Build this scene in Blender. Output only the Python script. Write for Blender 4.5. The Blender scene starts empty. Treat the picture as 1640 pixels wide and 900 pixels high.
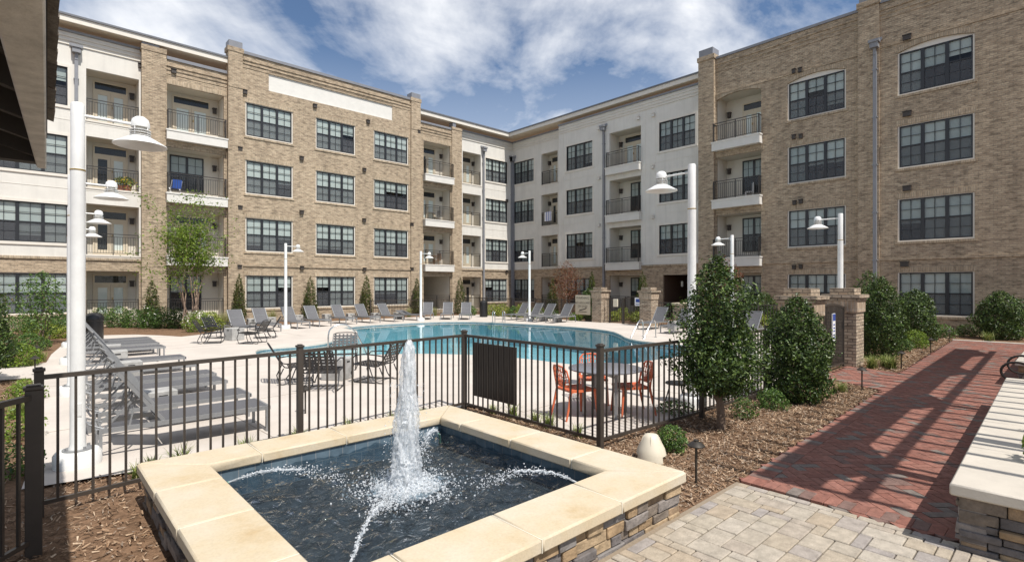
import bpy, bmesh, math, random
import numpy as np
from mathutils import Vector, Matrix
R = math.radians
random.seed(7)
rng = np.random.default_rng(11)
S = bpy.context.scene
COL = S.collection

# ------------------------------------------------------------------ camera, sky, sun, exposure
CU, CV = 0.678, 0.735            # viewing direction in plan
FOC, YH, HC = 840.0, 459.0, 2.0
cam = bpy.data.cameras.new("camera")
cam.sensor_width = 36.0
cam.lens = FOC / 1640 * 36
cam.shift_y = 9 / 1640
cam.clip_end = 2000
cam.clip_start = 0.05
camo = bpy.data.objects.new("camera", cam)
camo.location = (0, 0, HC)
camo.rotation_euler = (R(90), 0, -math.atan2(CU, CV))
COL.objects.link(camo)
S.camera = camo

SUN_TRAVEL = Vector((0.04, 0.62, -1.0)).normalized()
sl = bpy.data.lights.new("sun", 'SUN')
sl.energy = 5.0
sl.angle = R(0.53)
sl.color = (1.0, 0.955, 0.89)
so = bpy.data.objects.new("sun", sl)
so.rotation_euler = SUN_TRAVEL.to_track_quat('-Z', 'Y').to_euler()
COL.objects.link(so)

w = bpy.data.worlds.new("World")
S.world = w
w.use_nodes = True
nt = w.node_tree
nt.nodes.clear()
def N(t, typ, **kw):
    n = t.nodes.new(typ)
    for k, v in kw.items():
        if k.startswith('_'):
            setattr(n, k[1:], v)
        else:
            n.inputs[k.replace('__', ' ')].default_value = v
    return n
def ramp(t, fac, stops):
    n = t.nodes.new('ShaderNodeValToRGB')
    while len(n.color_ramp.elements) < len(stops):
        n.color_ramp.elements.new(0.5)
    for e, (p, c) in zip(n.color_ramp.elements, stops):
        e.position = p
        e.color = (c[0], c[1], c[2], 1) if isinstance(c, (tuple, list)) else (c, c, c, 1)
    t.links.new(fac, n.inputs[0])
    return n
sky = N(nt, 'ShaderNodeTexSky', _sky_type='NISHITA', _sun_disc=False, _sun_elevation=R(58.2),
        _sun_rotation=R(176.3), _air_density=1.0, _dust_density=0.2, _ozone_density=4.0)
tc = N(nt, 'ShaderNodeTexCoord')
sep = N(nt, 'ShaderNodeSeparateXYZ')
nt.links.new(tc.outputs['Generated'], sep.inputs[0])
zc = N(nt, 'ShaderNodeMath', _operation='MAXIMUM'); zc.inputs[1].default_value = 0.02
nt.links.new(sep.outputs[2], zc.inputs[0])
za = N(nt, 'ShaderNodeMath', _operation='ADD'); za.inputs[1].default_value = 0.22
nt.links.new(zc.outputs[0], za.inputs[0])
dx = N(nt, 'ShaderNodeMath', _operation='DIVIDE'); dy = N(nt, 'ShaderNodeMath', _operation='DIVIDE')
nt.links.new(sep.outputs[0], dx.inputs[0]); nt.links.new(za.outputs[0], dx.inputs[1])
nt.links.new(sep.outputs[1], dy.inputs[0]); nt.links.new(za.outputs[0], dy.inputs[1])
cb = N(nt, 'ShaderNodeCombineXYZ')
nt.links.new(dx.outputs[0], cb.inputs[0]); nt.links.new(dy.outputs[0], cb.inputs[1])
mp = N(nt, 'ShaderNodeMapping')
mp.inputs['Rotation'].default_value = (0, 0, R(35))
mp.inputs['Scale'].default_value = (1.15, 1.35, 1)
mp.inputs['Location'].default_value = (1.1, 2.9, 0)
nt.links.new(cb.outputs[0], mp.inputs[0])
n1 = N(nt, 'ShaderNodeTexNoise', Scale=0.95, Detail=9.0, Roughness=0.56, Distortion=0.55)
n2 = N(nt, 'ShaderNodeTexNoise', Scale=3.6, Detail=7.0, Roughness=0.6, Distortion=0.3)
nt.links.new(mp.outputs[0], n1.inputs['Vector']); nt.links.new(mp.outputs[0], n2.inputs['Vector'])
ad = N(nt, 'ShaderNodeMath', _operation='MULTIPLY_ADD'); ad.inputs[1].default_value = 0.26
nt.links.new(n2.outputs['Fac'], ad.inputs[0]); nt.links.new(n1.outputs['Fac'], ad.inputs[2])
cr = ramp(nt, ad.outputs[0], [(0.545, 0.0), (0.635, 0.40), (0.78, 0.97)])
hz = ramp(nt, sep.outputs[2], [(0.0, 0.65), (0.22, 0.28), (0.40, 0.0)])
mxm = N(nt, 'ShaderNodeMath', _operation='MAXIMUM')
nt.links.new(cr.outputs[0], mxm.inputs[0]); nt.links.new(hz.outputs[0], mxm.inputs[1])
mix = N(nt, 'ShaderNodeMix', _data_type='RGBA')
nt.links.new(mxm.outputs[0], mix.inputs[0])
nt.links.new(sky.outputs[0], mix.inputs[6])
mix.inputs[7].default_value = (9.9, 10.0, 10.2, 1)
bg = N(nt, 'ShaderNodeBackground', Strength=0.097)
nt.links.new(mix.outputs[2], bg.inputs[0])
wo = N(nt, 'ShaderNodeOutputWorld')
nt.links.new(bg.outputs[0], wo.inputs[0])

S.view_settings.view_transform = 'Standard'
S.view_settings.look = 'None'
S.view_settings.gamma = 1
S.view_settings.exposure = 0.22
S.view_settings.use_curve_mapping = False

# ------------------------------------------------------------------ plan geometry from the measured camera
def P(px, py, z=0.0):
    f = FOC * (HC - z) / (py - YH)
    r = (px - 820) / FOC * f
    return (r * CV + f * CU, -r * CU + f * CV)
def SX(px, Y):                                        # x on a wall at y = Y
    k = (px - 820) / FOC
    f = Y / (CV - CU * k)
    return f * (CV * k + CU)
def SY(px, X):                                        # y on a wall at x = X
    k = (px - 820) / FOC
    f = X / (CV * k + CU)
    return f * (CV - CU * k)
def ZW(px, py, s, L=True):
    k = (px - 820) / FOC
    f = s / (CV - CU * k) if L else s / (CV * k + CU)
    return HC + (YH - py) / FOC * f

# ------------------------------------------------------------------ materials
def lin(r, g, b):
    f = lambda c: (c / 255 / 12.92) if c / 255 <= 0.04045 else ((c / 255 + 0.055) / 1.055) ** 2.4
    return (f(r), f(g), f(b))
def newmat(name):
    m = bpy.data.materials.new(name)
    m.use_nodes = True
    t = m.node_tree
    return m, t, t.nodes['Principled BSDF']
def mat(name, c, rough=0.6, metal=0.0, noise=None, bump=None, spec=0.5):
    """noise = (scale, amount): albedo mottling; bump = (scale, strength)"""
    m, t, b = newmat(name)
    b.inputs['Base Color'].default_value = (*c, 1)
    b.inputs['Roughness'].default_value = rough
    b.inputs['Metallic'].default_value = metal
    b.inputs['Specular IOR Level'].default_value = spec
    g = N(t, 'ShaderNodeNewGeometry')
    if noise:
        n = N(t, 'ShaderNodeTexNoise', Scale=noise[0], Detail=6.0, Roughness=0.65)
        t.links.new(g.outputs['Position'], n.inputs['Vector'])
        a = noise[1]
        r = ramp(t, n.outputs['Fac'], [(0.3, tuple(max(0, x * (1 - a)) for x in c)), (0.7, tuple(x * (1 + a * 0.6) for x in c))])
        t.links.new(r.outputs[0], b.inputs['Base Color'])
    if bump:
        n = N(t, 'ShaderNodeTexNoise', Scale=bump[0], Detail=4.0)
        t.links.new(g.outputs['Position'], n.inputs['Vector'])
        bp = N(t, 'ShaderNodeBump', Strength=bump[1], Distance=0.02)
        t.links.new(n.outputs['Fac'], bp.inputs['Height'])
        t.links.new(bp.outputs[0], b.inputs['Normal'])
    return m
def island(name, cols, rough=0.75, noise=(25, 0.25), bump=(40, 0.3), spec=0.3):
    """each loose piece (stone, brick, paver, chip) gets its own tone from a list"""
    m, t, b = newmat(name)
    g = N(t, 'ShaderNodeNewGeometry')
    k = len(cols)
    r = ramp(t, g.outputs['Random Per Island'], [(i / k, c) for i, c in enumerate(cols)])
    r.color_ramp.interpolation = 'CONSTANT'
    n = N(t, 'ShaderNodeTexNoise', Scale=noise[0], Detail=6.0, Roughness=0.65)
    t.links.new(g.outputs['Position'], n.inputs['Vector'])
    v = ramp(t, n.outputs['Fac'], [(0.3, 1 - noise[1]), (0.7, 1 + noise[1] * 0.5)])
    mx = N(t, 'ShaderNodeMix', _data_type='RGBA', _blend_type='MULTIPLY')
    mx.inputs[0].default_value = 1
    t.links.new(r.outputs[0], mx.inputs[6]); t.links.new(v.outputs[0], mx.inputs[7])
    t.links.new(mx.outputs[2], b.inputs['Base Color'])
    b.inputs['Roughness'].default_value = rough
    b.inputs['Specular IOR Level'].default_value = spec
    if bump:
        n2 = N(t, 'ShaderNodeTexNoise', Scale=bump[0], Detail=5.0)
        t.links.new(g.outputs['Position'], n2.inputs['Vector'])
        bp = N(t, 'ShaderNodeBump', Strength=bump[1], Distance=0.015)
        t.links.new(n2.outputs['Fac'], bp.inputs['Height'])
        t.links.new(bp.outputs[0], b.inputs['Normal'])
    return m
def brickmat(name, c1, c2, mortar, dark, bw=0.23, bh=0.086, ms=0.012, swap=False, bumpk=0.6):
    m, t, b = newmat(name)
    g = N(t, 'ShaderNodeNewGeometry')
    sp = N(t, 'ShaderNodeSeparateXYZ'); sn = N(t, 'ShaderNodeSeparateXYZ')
    t.links.new(g.outputs['Position'], sp.inputs[0]); t.links.new(g.outputs['True Normal'], sn.inputs[0])
    ab = N(t, 'ShaderNodeMath', _operation='ABSOLUTE'); t.links.new(sn.outputs[0], ab.inputs[0])
    gt = N(t, 'ShaderNodeMath', _operation='GREATER_THAN'); gt.inputs[1].default_value = 0.6
    t.links.new(ab.outputs[0], gt.inputs[0])
    s = N(t, 'ShaderNodeMix', _data_type='FLOAT')
    t.links.new(gt.outputs[0], s.inputs[0]); t.links.new(sp.outputs[0], s.inputs[2]); t.links.new(sp.outputs[1], s.inputs[3])
    cbn = N(t, 'ShaderNodeCombineXYZ')
    o = (1, 0) if swap else (0, 1)
    t.links.new(s.outputs[0], cbn.inputs[o[0]]); t.links.new(sp.outputs[2], cbn.inputs[o[1]])
    # slight wobble so courses are not ruled lines
    nw = N(t, 'ShaderNodeTexNoise', Scale=9.0, Detail=2.0)
    t.links.new(g.outputs['Position'], nw.inputs['Vector'])
    vm = N(t, 'ShaderNodeVectorMath', _operation='MULTIPLY_ADD')
    t.links.new(nw.outputs['Color'], vm.inputs[0]); vm.inputs[1].default_value = (0.016, 0.016, 0); t.links.new(cbn.outputs[0], vm.inputs[2])
    bt = N(t, 'ShaderNodeTexBrick', Scale=1.0)
    bt.inputs['Mortar Size'].default_value = ms
    bt.inputs['Mortar Smooth'].default_value = 0.25
    bt.inputs['Brick Width'].default_value = bw
    bt.inputs['Row Height'].default_value = bh
    bt.inputs['Color1'].default_value = (*c1, 1); bt.inputs['Color2'].default_value = (*c2, 1); bt.inputs['Mortar'].default_value = (*mortar, 1)
    bt.offset = 0.0 if swap else 0.5
    t.links.new(vm.outputs[0], bt.inputs['Vector'])
    # smudges of darker and paler units
    sc = N(t, 'ShaderNodeVectorMath', _operation='MULTIPLY'); sc.inputs[1].default_value = (1 / bw * 0.9, 1 / bh * 0.9, 1)
    t.links.new(cbn.outputs[0], sc.inputs[0])
    nd = N(t, 'ShaderNodeTexNoise', Scale=0.75, Detail=3.0, Roughness=0.7)
    t.links.new(sc.outputs[0], nd.inputs['Vector'])
    rd = ramp(t, nd.outputs['Fac'], [(0.36, dark), (0.5, 1.0), (0.68, 1.18)])
    mx = N(t, 'ShaderNodeMix', _data_type='RGBA', _blend_type='MULTIPLY'); mx.inputs[0].default_value = 0.8
    t.links.new(bt.outputs['Color'], mx.inputs[6]); t.links.new(rd.outputs[0], mx.inputs[7])
    nb = N(t, 'ShaderNodeTexNoise', Scale=0.35, Detail=4.0)
    t.links.new(g.outputs['Position'], nb.inputs['Vector'])
    rb = ramp(t, nb.outputs['Fac'], [(0.3, 0.9), (0.7, 1.06)])
    m2 = N(t, 'ShaderNodeMix', _data_type='RGBA', _blend_type='MULTIPLY'); m2.inputs[0].default_value = 1
    t.links.new(mx.outputs[2], m2.inputs[6]); t.links.new(rb.outputs[0], m2.inputs[7])
    st = N(t, 'ShaderNodeMapping'); st.inputs['Scale'].default_value = (2.2, 2.2, 0.16)
    t.links.new(g.outputs['Position'], st.inputs[0])
    ns = N(t, 'ShaderNodeTexNoise', Scale=1.0, Detail=5.0, Roughness=0.6); t.links.new(st.outputs[0], ns.inputs['Vector'])
    rs = ramp(t, ns.outputs['Fac'], [(0.33, 0.86), (0.5, 1.0), (0.7, 1.05)])
    m3 = N(t, 'ShaderNodeMix', _data_type='RGBA', _blend_type='MULTIPLY'); m3.inputs[0].default_value = 1
    t.links.new(m2.outputs[2], m3.inputs[6]); t.links.new(rs.outputs[0], m3.inputs[7])
    t.links.new(m3.outputs[2], b.inputs['Base Color'])
    b.inputs['Roughness'].default_value = 0.85
    b.inputs['Specular IOR Level'].default_value = 0.2
    ma = N(t, 'ShaderNodeMath', _operation='MULTIPLY_ADD'); ma.inputs[1].default_value = -1.0
    t.links.new(bt.outputs['Fac'], ma.inputs[0]); t.links.new(nd.outputs['Fac'], ma.inputs[2])
    bp = N(t, 'ShaderNodeBump', Strength=bumpk, Distance=0.012)
    t.links.new(ma.outputs[0], bp.inputs['Height']); t.links.new(bp.outputs[0], b.inputs['Normal'])
    return m
def leafmat(name, cols, rough=0.38, trans=0.22, spec=0.45):
    m, t, b = newmat(name)
    g = N(t, 'ShaderNodeNewGeometry')
    k = len(cols)
    r = ramp(t, g.outputs['Random Per Island'], [(i / max(1, k - 1), c) for i, c in enumerate(cols)])
    t.links.new(r.outputs[0], b.inputs['Base Color'])
    b.inputs['Roughness'].default_value = rough
    b.inputs['Specular IOR Level'].default_value = spec
    tr = N(t, 'ShaderNodeBsdfTranslucent')
    t.links.new(r.outputs[0], tr.inputs[0])
    ms = N(t, 'ShaderNodeMixShader'); ms.inputs[0].default_value = trans
    t.links.new(b.outputs[0], ms.inputs[1]); t.links.new(tr.outputs[0], ms.inputs[2])
    t.links.new(ms.outputs[0], t.nodes['Material Output'].inputs[0])
    return m
def fresnel2(t, ior):
    # same reflectance seen from either side of a thin pane
    g = N(t, 'ShaderNodeNewGeometry')
    mx = N(t, 'ShaderNodeMix', _data_type='FLOAT')
    t.links.new(g.outputs['Backfacing'], mx.inputs[0])
    mx.inputs[2].default_value = ior; mx.inputs[3].default_value = 1 / ior
    fr = N(t, 'ShaderNodeFresnel')
    t.links.new(mx.outputs[0], fr.inputs['IOR'])
    return fr
def watermat(name, tint, bscale, bstr, rough=0.0, refl=(1, 1, 1), stretch=(1, 1, 1), dist=0.05):
    m, t, b = newmat(name)
    t.nodes.remove(b)
    g = N(t, 'ShaderNodeNewGeometry')
    mpn = N(t, 'ShaderNodeMapping'); mpn.inputs['Scale'].default_value = stretch
    t.links.new(g.outputs['Position'], mpn.inputs[0])
    n = N(t, 'ShaderNodeTexNoise', Scale=bscale, Detail=4.0, Distortion=0.8)
    t.links.new(mpn.outputs[0], n.inputs['Vector'])
    bp = N(t, 'ShaderNodeBump', Strength=bstr, Distance=dist)
    t.links.new(n.outputs['Fac'], bp.inputs['Height'])
    fr = fresnel2(t, 1.33); t.links.new(bp.outputs[0], fr.inputs['Normal'])
    tr = N(t, 'ShaderNodeBsdfTransparent'); tr.inputs[0].default_value = (*tint, 1)
    gl = N(t, 'ShaderNodeBsdfGlossy', Roughness=rough); gl.inputs[0].default_value = (*refl, 1)
    t.links.new(bp.outputs[0], gl.inputs['Normal'])
    ms = N(t, 'ShaderNodeMixShader')
    t.links.new(fr.outputs[0], ms.inputs[0]); t.links.new(tr.outputs[0], ms.inputs[1]); t.links.new(gl.outputs[0], ms.inputs[2])
    t.links.new(ms.outputs[0], t.nodes['Material Output'].inputs[0])
    return m
def glassmat(name, tint=(0.72, 0.78, 0.78), ior=1.5):
    m, t, b = newmat(name)
    t.nodes.remove(b)
    g = N(t, 'ShaderNodeNewGeometry')
    n = N(t, 'ShaderNodeTexNoise', Scale=0.7, Detail=1.0)
    t.links.new(g.outputs['Position'], n.inputs['Vector'])
    bp = N(t, 'ShaderNodeBump', Strength=0.05, Distance=0.05)
    t.links.new(n.outputs['Fac'], bp.inputs['Height'])
    fr = fresnel2(t, ior)
    tr = N(t, 'ShaderNodeBsdfTransparent'); tr.inputs[0].default_value = (*tint, 1)
    gl = N(t, 'ShaderNodeBsdfGlossy', Roughness=0.01)
    t.links.new(bp.outputs[0], gl.inputs['Normal'])
    ms = N(t, 'ShaderNodeMixShader')
    t.links.new(fr.outputs[0], ms.inputs[0]); t.links.new(tr.outputs[0], ms.inputs[1]); t.links.new(gl.outputs[0], ms.inputs[2])
    t.links.new(ms.outputs[0], t.nodes['Material Output'].inputs[0])
    return m
def stripemat(name, ca, cbb, per=0.05):
    m, t, b = newmat(name)
    g = N(t, 'ShaderNodeNewGeometry')
    sp = N(t, 'ShaderNodeSeparateXYZ'); t.links.new(g.outputs['Position'], sp.inputs[0])
    d = N(t, 'ShaderNodeMath', _operation='DIVIDE'); d.inputs[1].default_value = per
    t.links.new(sp.outputs[2], d.inputs[0])
    fr = N(t, 'ShaderNodeMath', _operation='FRACT'); t.links.new(d.outputs[0], fr.inputs[0])
    r = ramp(t, fr.outputs[0], [(0.0, cbb), (0.22, ca), (0.85, ca), (1.0, cbb)])
    t.links.new(r.outputs[0], b.inputs['Base Color'])
    b.inputs['Roughness'].default_value = 0.6
    return m
def dotmat(name, c, c2, per):
    """woven sling cloth: fine grid of darker gaps"""
    m, t, b = newmat(name)
    tcn = N(t, 'ShaderNodeTexCoord')
    mpn = N(t, 'ShaderNodeTexChecker', Scale=1 / per)
    mpn.inputs['Color1'].default_value = (*c, 1); mpn.inputs['Color2'].default_value = (*c2, 1)
    t.links.new(tcn.outputs['Object'], mpn.inputs['Vector'])
    t.links.new(mpn.outputs[0], b.inputs['Base Color'])
    b.inputs['Roughness'].default_value = 0.7
    return m

M = {}
M['brick'] = brickmat('tan brick', (0.485, 0.385, 0.27), (0.355, 0.272, 0.188), (0.32, 0.265, 0.20), 0.5)
M['soldier'] = brickmat('tan brick on end', (0.49, 0.395, 0.28), (0.39, 0.30, 0.205), (0.34, 0.285, 0.215), 0.65, bw=0.24, bh=0.08, swap=True)
M['pillarbrick'] = brickmat('gate pillar brick', (0.50, 0.41, 0.31), (0.36, 0.275, 0.20), (0.22, 0.18, 0.14), 0.5, bw=0.21, bh=0.078, ms=0.012, bumpk=0.8)
M['pillarsoldier'] = brickmat('gate pillar brick on end', (0.50, 0.385, 0.28), (0.37, 0.27, 0.185), (0.42, 0.36, 0.29), 0.6, bw=0.24, bh=0.075, ms=0.01, swap=True)
M['white'] = mat('off white fibre cement', (0.65, 0.625, 0.57), 0.7, noise=(1.3, 0.07), bump=(60, 0.05))
def streak(m, k=0.10):
    t = m.node_tree; b = t.nodes['Principled BSDF']; src = b.inputs['Base Color'].links[0].from_socket
    g = N(t, 'ShaderNodeNewGeometry'); st = N(t, 'ShaderNodeMapping'); st.inputs['Scale'].default_value = (3.0, 3.0, 0.2)
    t.links.new(g.outputs['Position'], st.inputs[0])
    ns = N(t, 'ShaderNodeTexNoise', Scale=1.0, Detail=6.0, Roughness=0.65); t.links.new(st.outputs[0], ns.inputs['Vector'])
    rs = ramp(t, ns.outputs['Fac'], [(0.3, 1 - k), (0.52, 1.0)])
    mx = N(t, 'ShaderNodeMix', _data_type='RGBA', _blend_type='MULTIPLY'); mx.inputs[0].default_value = 1
    t.links.new(src, mx.inputs[6]); t.links.new(rs.outputs[0], mx.inputs[7]); t.links.new(mx.outputs[2], b.inputs['Base Color'])
streak(M['white'])
M['trim'] = mat('cream trim paint', (0.66, 0.62, 0.55), 0.55, noise=(4, 0.05))
M['soffit'] = mat('cream soffit', (0.66, 0.57, 0.44), 0.6, noise=(2, 0.06))
M['slabwhite'] = mat('white balcony fascia paint', (0.64, 0.62, 0.575), 0.55, noise=(3, 0.06))
M['roof'] = mat('grey roof metal', (0.13, 0.135, 0.15), 0.45, noise=(3, 0.15))
M['cap'] = mat('grey coping metal', (0.20, 0.205, 0.225), 0.4, noise=(3, 0.12))
M['spout'] = mat('grey painted downspout', (0.22, 0.225, 0.24), 0.45, noise=(5, 0.1))
M['frame'] = mat('black window frame', (0.017, 0.018, 0.021), 0.35, noise=(6, 0.2))
M['glass'] = glassmat('window glass', (0.90, 0.94, 0.925))
M['blind'] = stripemat('white slat blind', (0.50, 0.525, 0.51), (0.22, 0.235, 0.23))
M['blindopen'] = stripemat('half open slat blind', (0.42, 0.45, 0.44), (0.05, 0.055, 0.06))
M['screen'] = mat('grey insect screen', (0.06, 0.062, 0.068), 0.7)
def screenmat():
    m, t, b = newmat('insect screen mesh')
    b.inputs['Base Color'].default_value = (0.10, 0.105, 0.115, 1)
    tr = N(t, 'ShaderNodeBsdfTransparent')
    ms = N(t, 'ShaderNodeMixShader'); ms.inputs[0].default_value = 0.50
    t.links.new(tr.outputs[0], ms.inputs[1]); t.links.new(b.outputs[0], ms.inputs[2])
    t.links.new(ms.outputs[0], t.nodes['Material Output'].inputs[0])
    return m
M['screen'] = screenmat()
M['doorblind'] = stripemat('white door blind', (0.80, 0.81, 0.79), (0.55, 0.56, 0.55))
M['room'] = mat('dark backing for unlit room', (0.03, 0.03, 0.033), 0.9)  # near black colour stands in for the unlit rooms
M['inwall'] = mat('balcony siding', (0.60, 0.56, 0.48), 0.7, noise=(2, 0.06))
M['inceil'] = mat('balcony ceiling', (0.50, 0.45, 0.37), 0.7, noise=(2, 0.06))
M['doorframe'] = mat('beige door paint', (0.58, 0.51, 0.39), 0.5, noise=(3, 0.05))
M['iron'] = mat('dark bronze railing', (0.035, 0.031, 0.028), 0.4, noise=(8, 0.2))
M['fence'] = mat('bronze fence paint', (0.052, 0.042, 0.034), 0.42, noise=(6, 0.15))
M['ventm'] = mat('dark brown vent hood', (0.045, 0.036, 0.03), 0.5, noise=(9, 0.2))
M['lampwhite'] = mat('white lamp enamel', (0.71, 0.71, 0.69), 0.4, noise=(4, 0.10), bump=(30, 0.04))
M['bulb'] = mat('frosted lamp glass', (0.75, 0.73, 0.66), 0.3)
M['brassband'] = mat('tarnished brass band', (0.42, 0.30, 0.12), 0.4, 0.6)
M['concrete'] = mat('broom finished concrete', (0.515, 0.465, 0.415), 0.85, noise=(0.8, 0.14), bump=(120, 0.1), spec=0.2)
M['cube'] = mat('grey cast concrete', (0.36, 0.355, 0.34), 0.8, noise=(6, 0.3), bump=(50, 0.15))
M['slot'] = mat('painted slot shade', (0.03, 0.03, 0.03), 0.8)
M['sling'] = dotmat('grey sling mesh', (0.115, 0.115, 0.122), (0.08, 0.08, 0.086), 0.012)
M['alu'] = mat('silver powder coat', (0.29, 0.295, 0.30), 0.38, 0.35, noise=(12, 0.08))
M['steel'] = mat('polished stainless', (0.62, 0.63, 0.64), 0.2, 1.0)
M['strap'] = mat('black vinyl strap', (0.016, 0.016, 0.019), 0.4, noise=(9, 0.2))
M['orange'] = mat('orange plastic', (0.62, 0.15, 0.065), 0.4, noise=(5, 0.1))
M['tabletop'] = mat('grey metal table top', (0.22, 0.22, 0.24), 0.38, 0.3, noise=(40, 0.25))
M['black'] = mat('black plastic', (0.014, 0.014, 0.015), 0.4, noise=(5, 0.2))
M['pathlight'] = mat('bronze path light', (0.05, 0.043, 0.035), 0.4, 0.4, noise=(9, 0.2))
M['beige'] = mat('beige fibreglass', (0.60, 0.545, 0.43), 0.5, noise=(5, 0.08))
M['mulch'] = mat('mulch earth', (0.19, 0.118, 0.073), 0.95, noise=(14, 0.5), bump=(45, 0.9), spec=0.1)
M['chip'] = island('wood chips', [(0.29, 0.19, 0.12), (0.15, 0.09, 0.055), (0.40, 0.285, 0.19), (0.22, 0.135, 0.08), (0.52, 0.40, 0.285), (0.11, 0.067, 0.043), (0.34, 0.23, 0.15), (0.28, 0.22, 0.17)], 0.9, (30, 0.3), None, 0.1)
M['paver'] = island('tumbled tan pavers', [(0.36, 0.305, 0.235), (0.38, 0.33, 0.265), (0.35, 0.30, 0.245), (0.30, 0.268, 0.245), (0.395, 0.35, 0.29), (0.36, 0.295, 0.22), (0.325, 0.285, 0.25), (0.375, 0.33, 0.27), (0.355, 0.31, 0.25), (0.365, 0.32, 0.255), (0.37, 0.315, 0.245)], 0.85, (11, 0.3), (70, 0.4))
M['sand'] = mat('jointing sand', (0.25, 0.20, 0.145), 0.95, noise=(40, 0.2))
M['redbrick'] = island('red clay pavers', [(0.25, 0.108, 0.08), (0.21, 0.095, 0.072), (0.28, 0.128, 0.096), (0.225, 0.10, 0.075), (0.175, 0.11, 0.092), (0.26, 0.12, 0.092), (0.22, 0.094, 0.07), (0.185, 0.155, 0.135), (0.245, 0.114, 0.086)], 0.75, (16, 0.35), (60, 0.35))
M['redsand'] = mat('red brick joint', (0.12, 0.075, 0.055), 0.95, noise=(40, 0.3))
M['ledge'] = island('ledge stone', [(0.29, 0.205, 0.13), (0.20, 0.185, 0.175), (0.36, 0.265, 0.165), (0.15, 0.135, 0.13), (0.25, 0.22, 0.20), (0.33, 0.23, 0.135), (0.19, 0.155, 0.125)], 0.85, (9, 0.45), (30, 0.8))
M['mortar'] = mat('dark mortar', (0.06, 0.052, 0.046), 0.95)
def copingmat():
    m, t, b = newmat('cream limestone')
    g = N(t, 'ShaderNodeNewGeometry')
    n = N(t, 'ShaderNodeTexNoise', Scale=2.2, Detail=8.0, Roughness=0.6)
    t.links.new(g.outputs['Position'], n.inputs['Vector'])
    r = ramp(t, n.outputs['Fac'], [(0.25, (0.46, 0.345, 0.20)), (0.40, (0.52, 0.43, 0.295)), (0.62, (0.545, 0.475, 0.365))])
    n2 = N(t, 'ShaderNodeTexNoise', Scale=60.0, Detail=4.0)
    t.links.new(g.outputs['Position'], n2.inputs['Vector'])
    r2 = ramp(t, n2.outputs['Fac'], [(0.3, 0.9), (0.6, 1.0)])
    mx = N(t, 'ShaderNodeMix', _data_type='RGBA', _blend_type='MULTIPLY'); mx.inputs[0].default_value = 1
    t.links.new(r.outputs[0], mx.inputs[6]); t.links.new(r2.outputs[0], mx.inputs[7])
    t.links.new(mx.outputs[2], b.inputs['Base Color'])
    b.inputs['Roughness'].default_value = 0.7
    bp = N(t, 'ShaderNodeBump', Strength=0.12, Distance=0.01)
    t.links.new(n2.outputs['Fac'], bp.inputs['Height']); t.links.new(bp.outputs[0], b.inputs['Normal'])
    return m
M['coping'] = copingmat()
M['copingpale'] = mat('pale cast stone', (0.49, 0.445, 0.38), 0.75, noise=(3, 0.12), bump=(70, 0.1))
M['joint'] = mat('white joint', (0.72, 0.68, 0.58), 0.9)
M['tile'] = brickmat('dark blue tile', (0.075, 0.115, 0.15), (0.11, 0.155, 0.19), (0.2, 0.21, 0.22), 0.7, bw=0.15, bh=0.15, ms=0.004, bumpk=0.1)
M['darkpebble'] = mat('dark basin pebble', (0.050, 0.056, 0.062), 0.7, noise=(8, 0.8))
M['fwater'] = watermat('fountain water', (0.62, 0.70, 0.75), 13.0, 1.0, dist=0.07)
M['poolwater'] = watermat('pool water', (0.80, 0.94, 0.96), 1.6, 0.10, dist=0.03)
M['plaster'] = mat('blue pool plaster', (0.215, 0.46, 0.53), 0.8, noise=(0.7, 0.12))
M['plasterpale'] = mat('pale pool shelf', (0.58, 0.70, 0.70), 0.8, noise=(1.0, 0.1))
M['pooltile'] = brickmat('pool waterline tile', (0.10, 0.17, 0.20), (0.13, 0.21, 0.25), (0.25, 0.28, 0.28), 0.8, bw=0.15, bh=0.15, ms=0.005, bumpk=0.1)
def foammat():
    m, t, b = newmat('aerated water')
    b.inputs['Base Color'].default_value = (0.86, 0.88, 0.90, 1)
    b.inputs['Roughness'].default_value = 0.18
    b.inputs['IOR'].default_value = 1.33
    tr = N(t, 'ShaderNodeBsdfTransparent'); tr.inputs[0].default_value = (0.95, 0.97, 0.98, 1)
    tl = N(t, 'ShaderNodeBsdfTranslucent'); tl.inputs[0].default_value = (0.9, 0.92, 0.95, 1)
    m1 = N(t, 'ShaderNodeMixShader'); m1.inputs[0].default_value = 0.4
    t.links.new(b.outputs[0], m1.inputs[1]); t.links.new(tl.outputs[0], m1.inputs[2])
    g = N(t, 'ShaderNodeNewGeometry')
    n = N(t, 'ShaderNodeTexNoise', Scale=28.0, Detail=6.0, Roughness=0.7)
    mpn = N(t, 'ShaderNodeMapping'); mpn.inputs['Scale'].default_value = (1.3, 1.3, 0.35)
    t.links.new(g.outputs['Position'], mpn.inputs[0])
    t.links.new(mpn.outputs[0], n.inputs['Vector'])
    r = ramp(t, n.outputs['Fac'], [(0.38, 0.12), (0.64, 0.92)])
    m2 = N(t, 'ShaderNodeMixShader')
    t.links.new(r.outputs[0], m2.inputs[0]); t.links.new(tr.outputs[0], m2.inputs[1]); t.links.new(m1.outputs[0], m2.inputs[2])
    t.links.new(m2.outputs[0], t.nodes['Material Output'].inputs[0])
    return m
M['foam'] = foammat()
M['drop'] = mat('water drops', (0.85, 0.88, 0.9), 0.08)
M['verdigris'] = mat('green copper nozzle', (0.12, 0.30, 0.22), 0.5)
M['greywood'] = mat('weathered grey timber', (0.30, 0.265, 0.22), 0.85, noise=(7, 0.35), bump=(30, 0.4))
M['litwood'] = mat('grey timber lightened for bounce', (0.58, 0.56, 0.52), 0.8, noise=(7, 0.25), bump=(30, 0.3))  # timber colour raised to stand in for light bounced onto the eave
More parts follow.
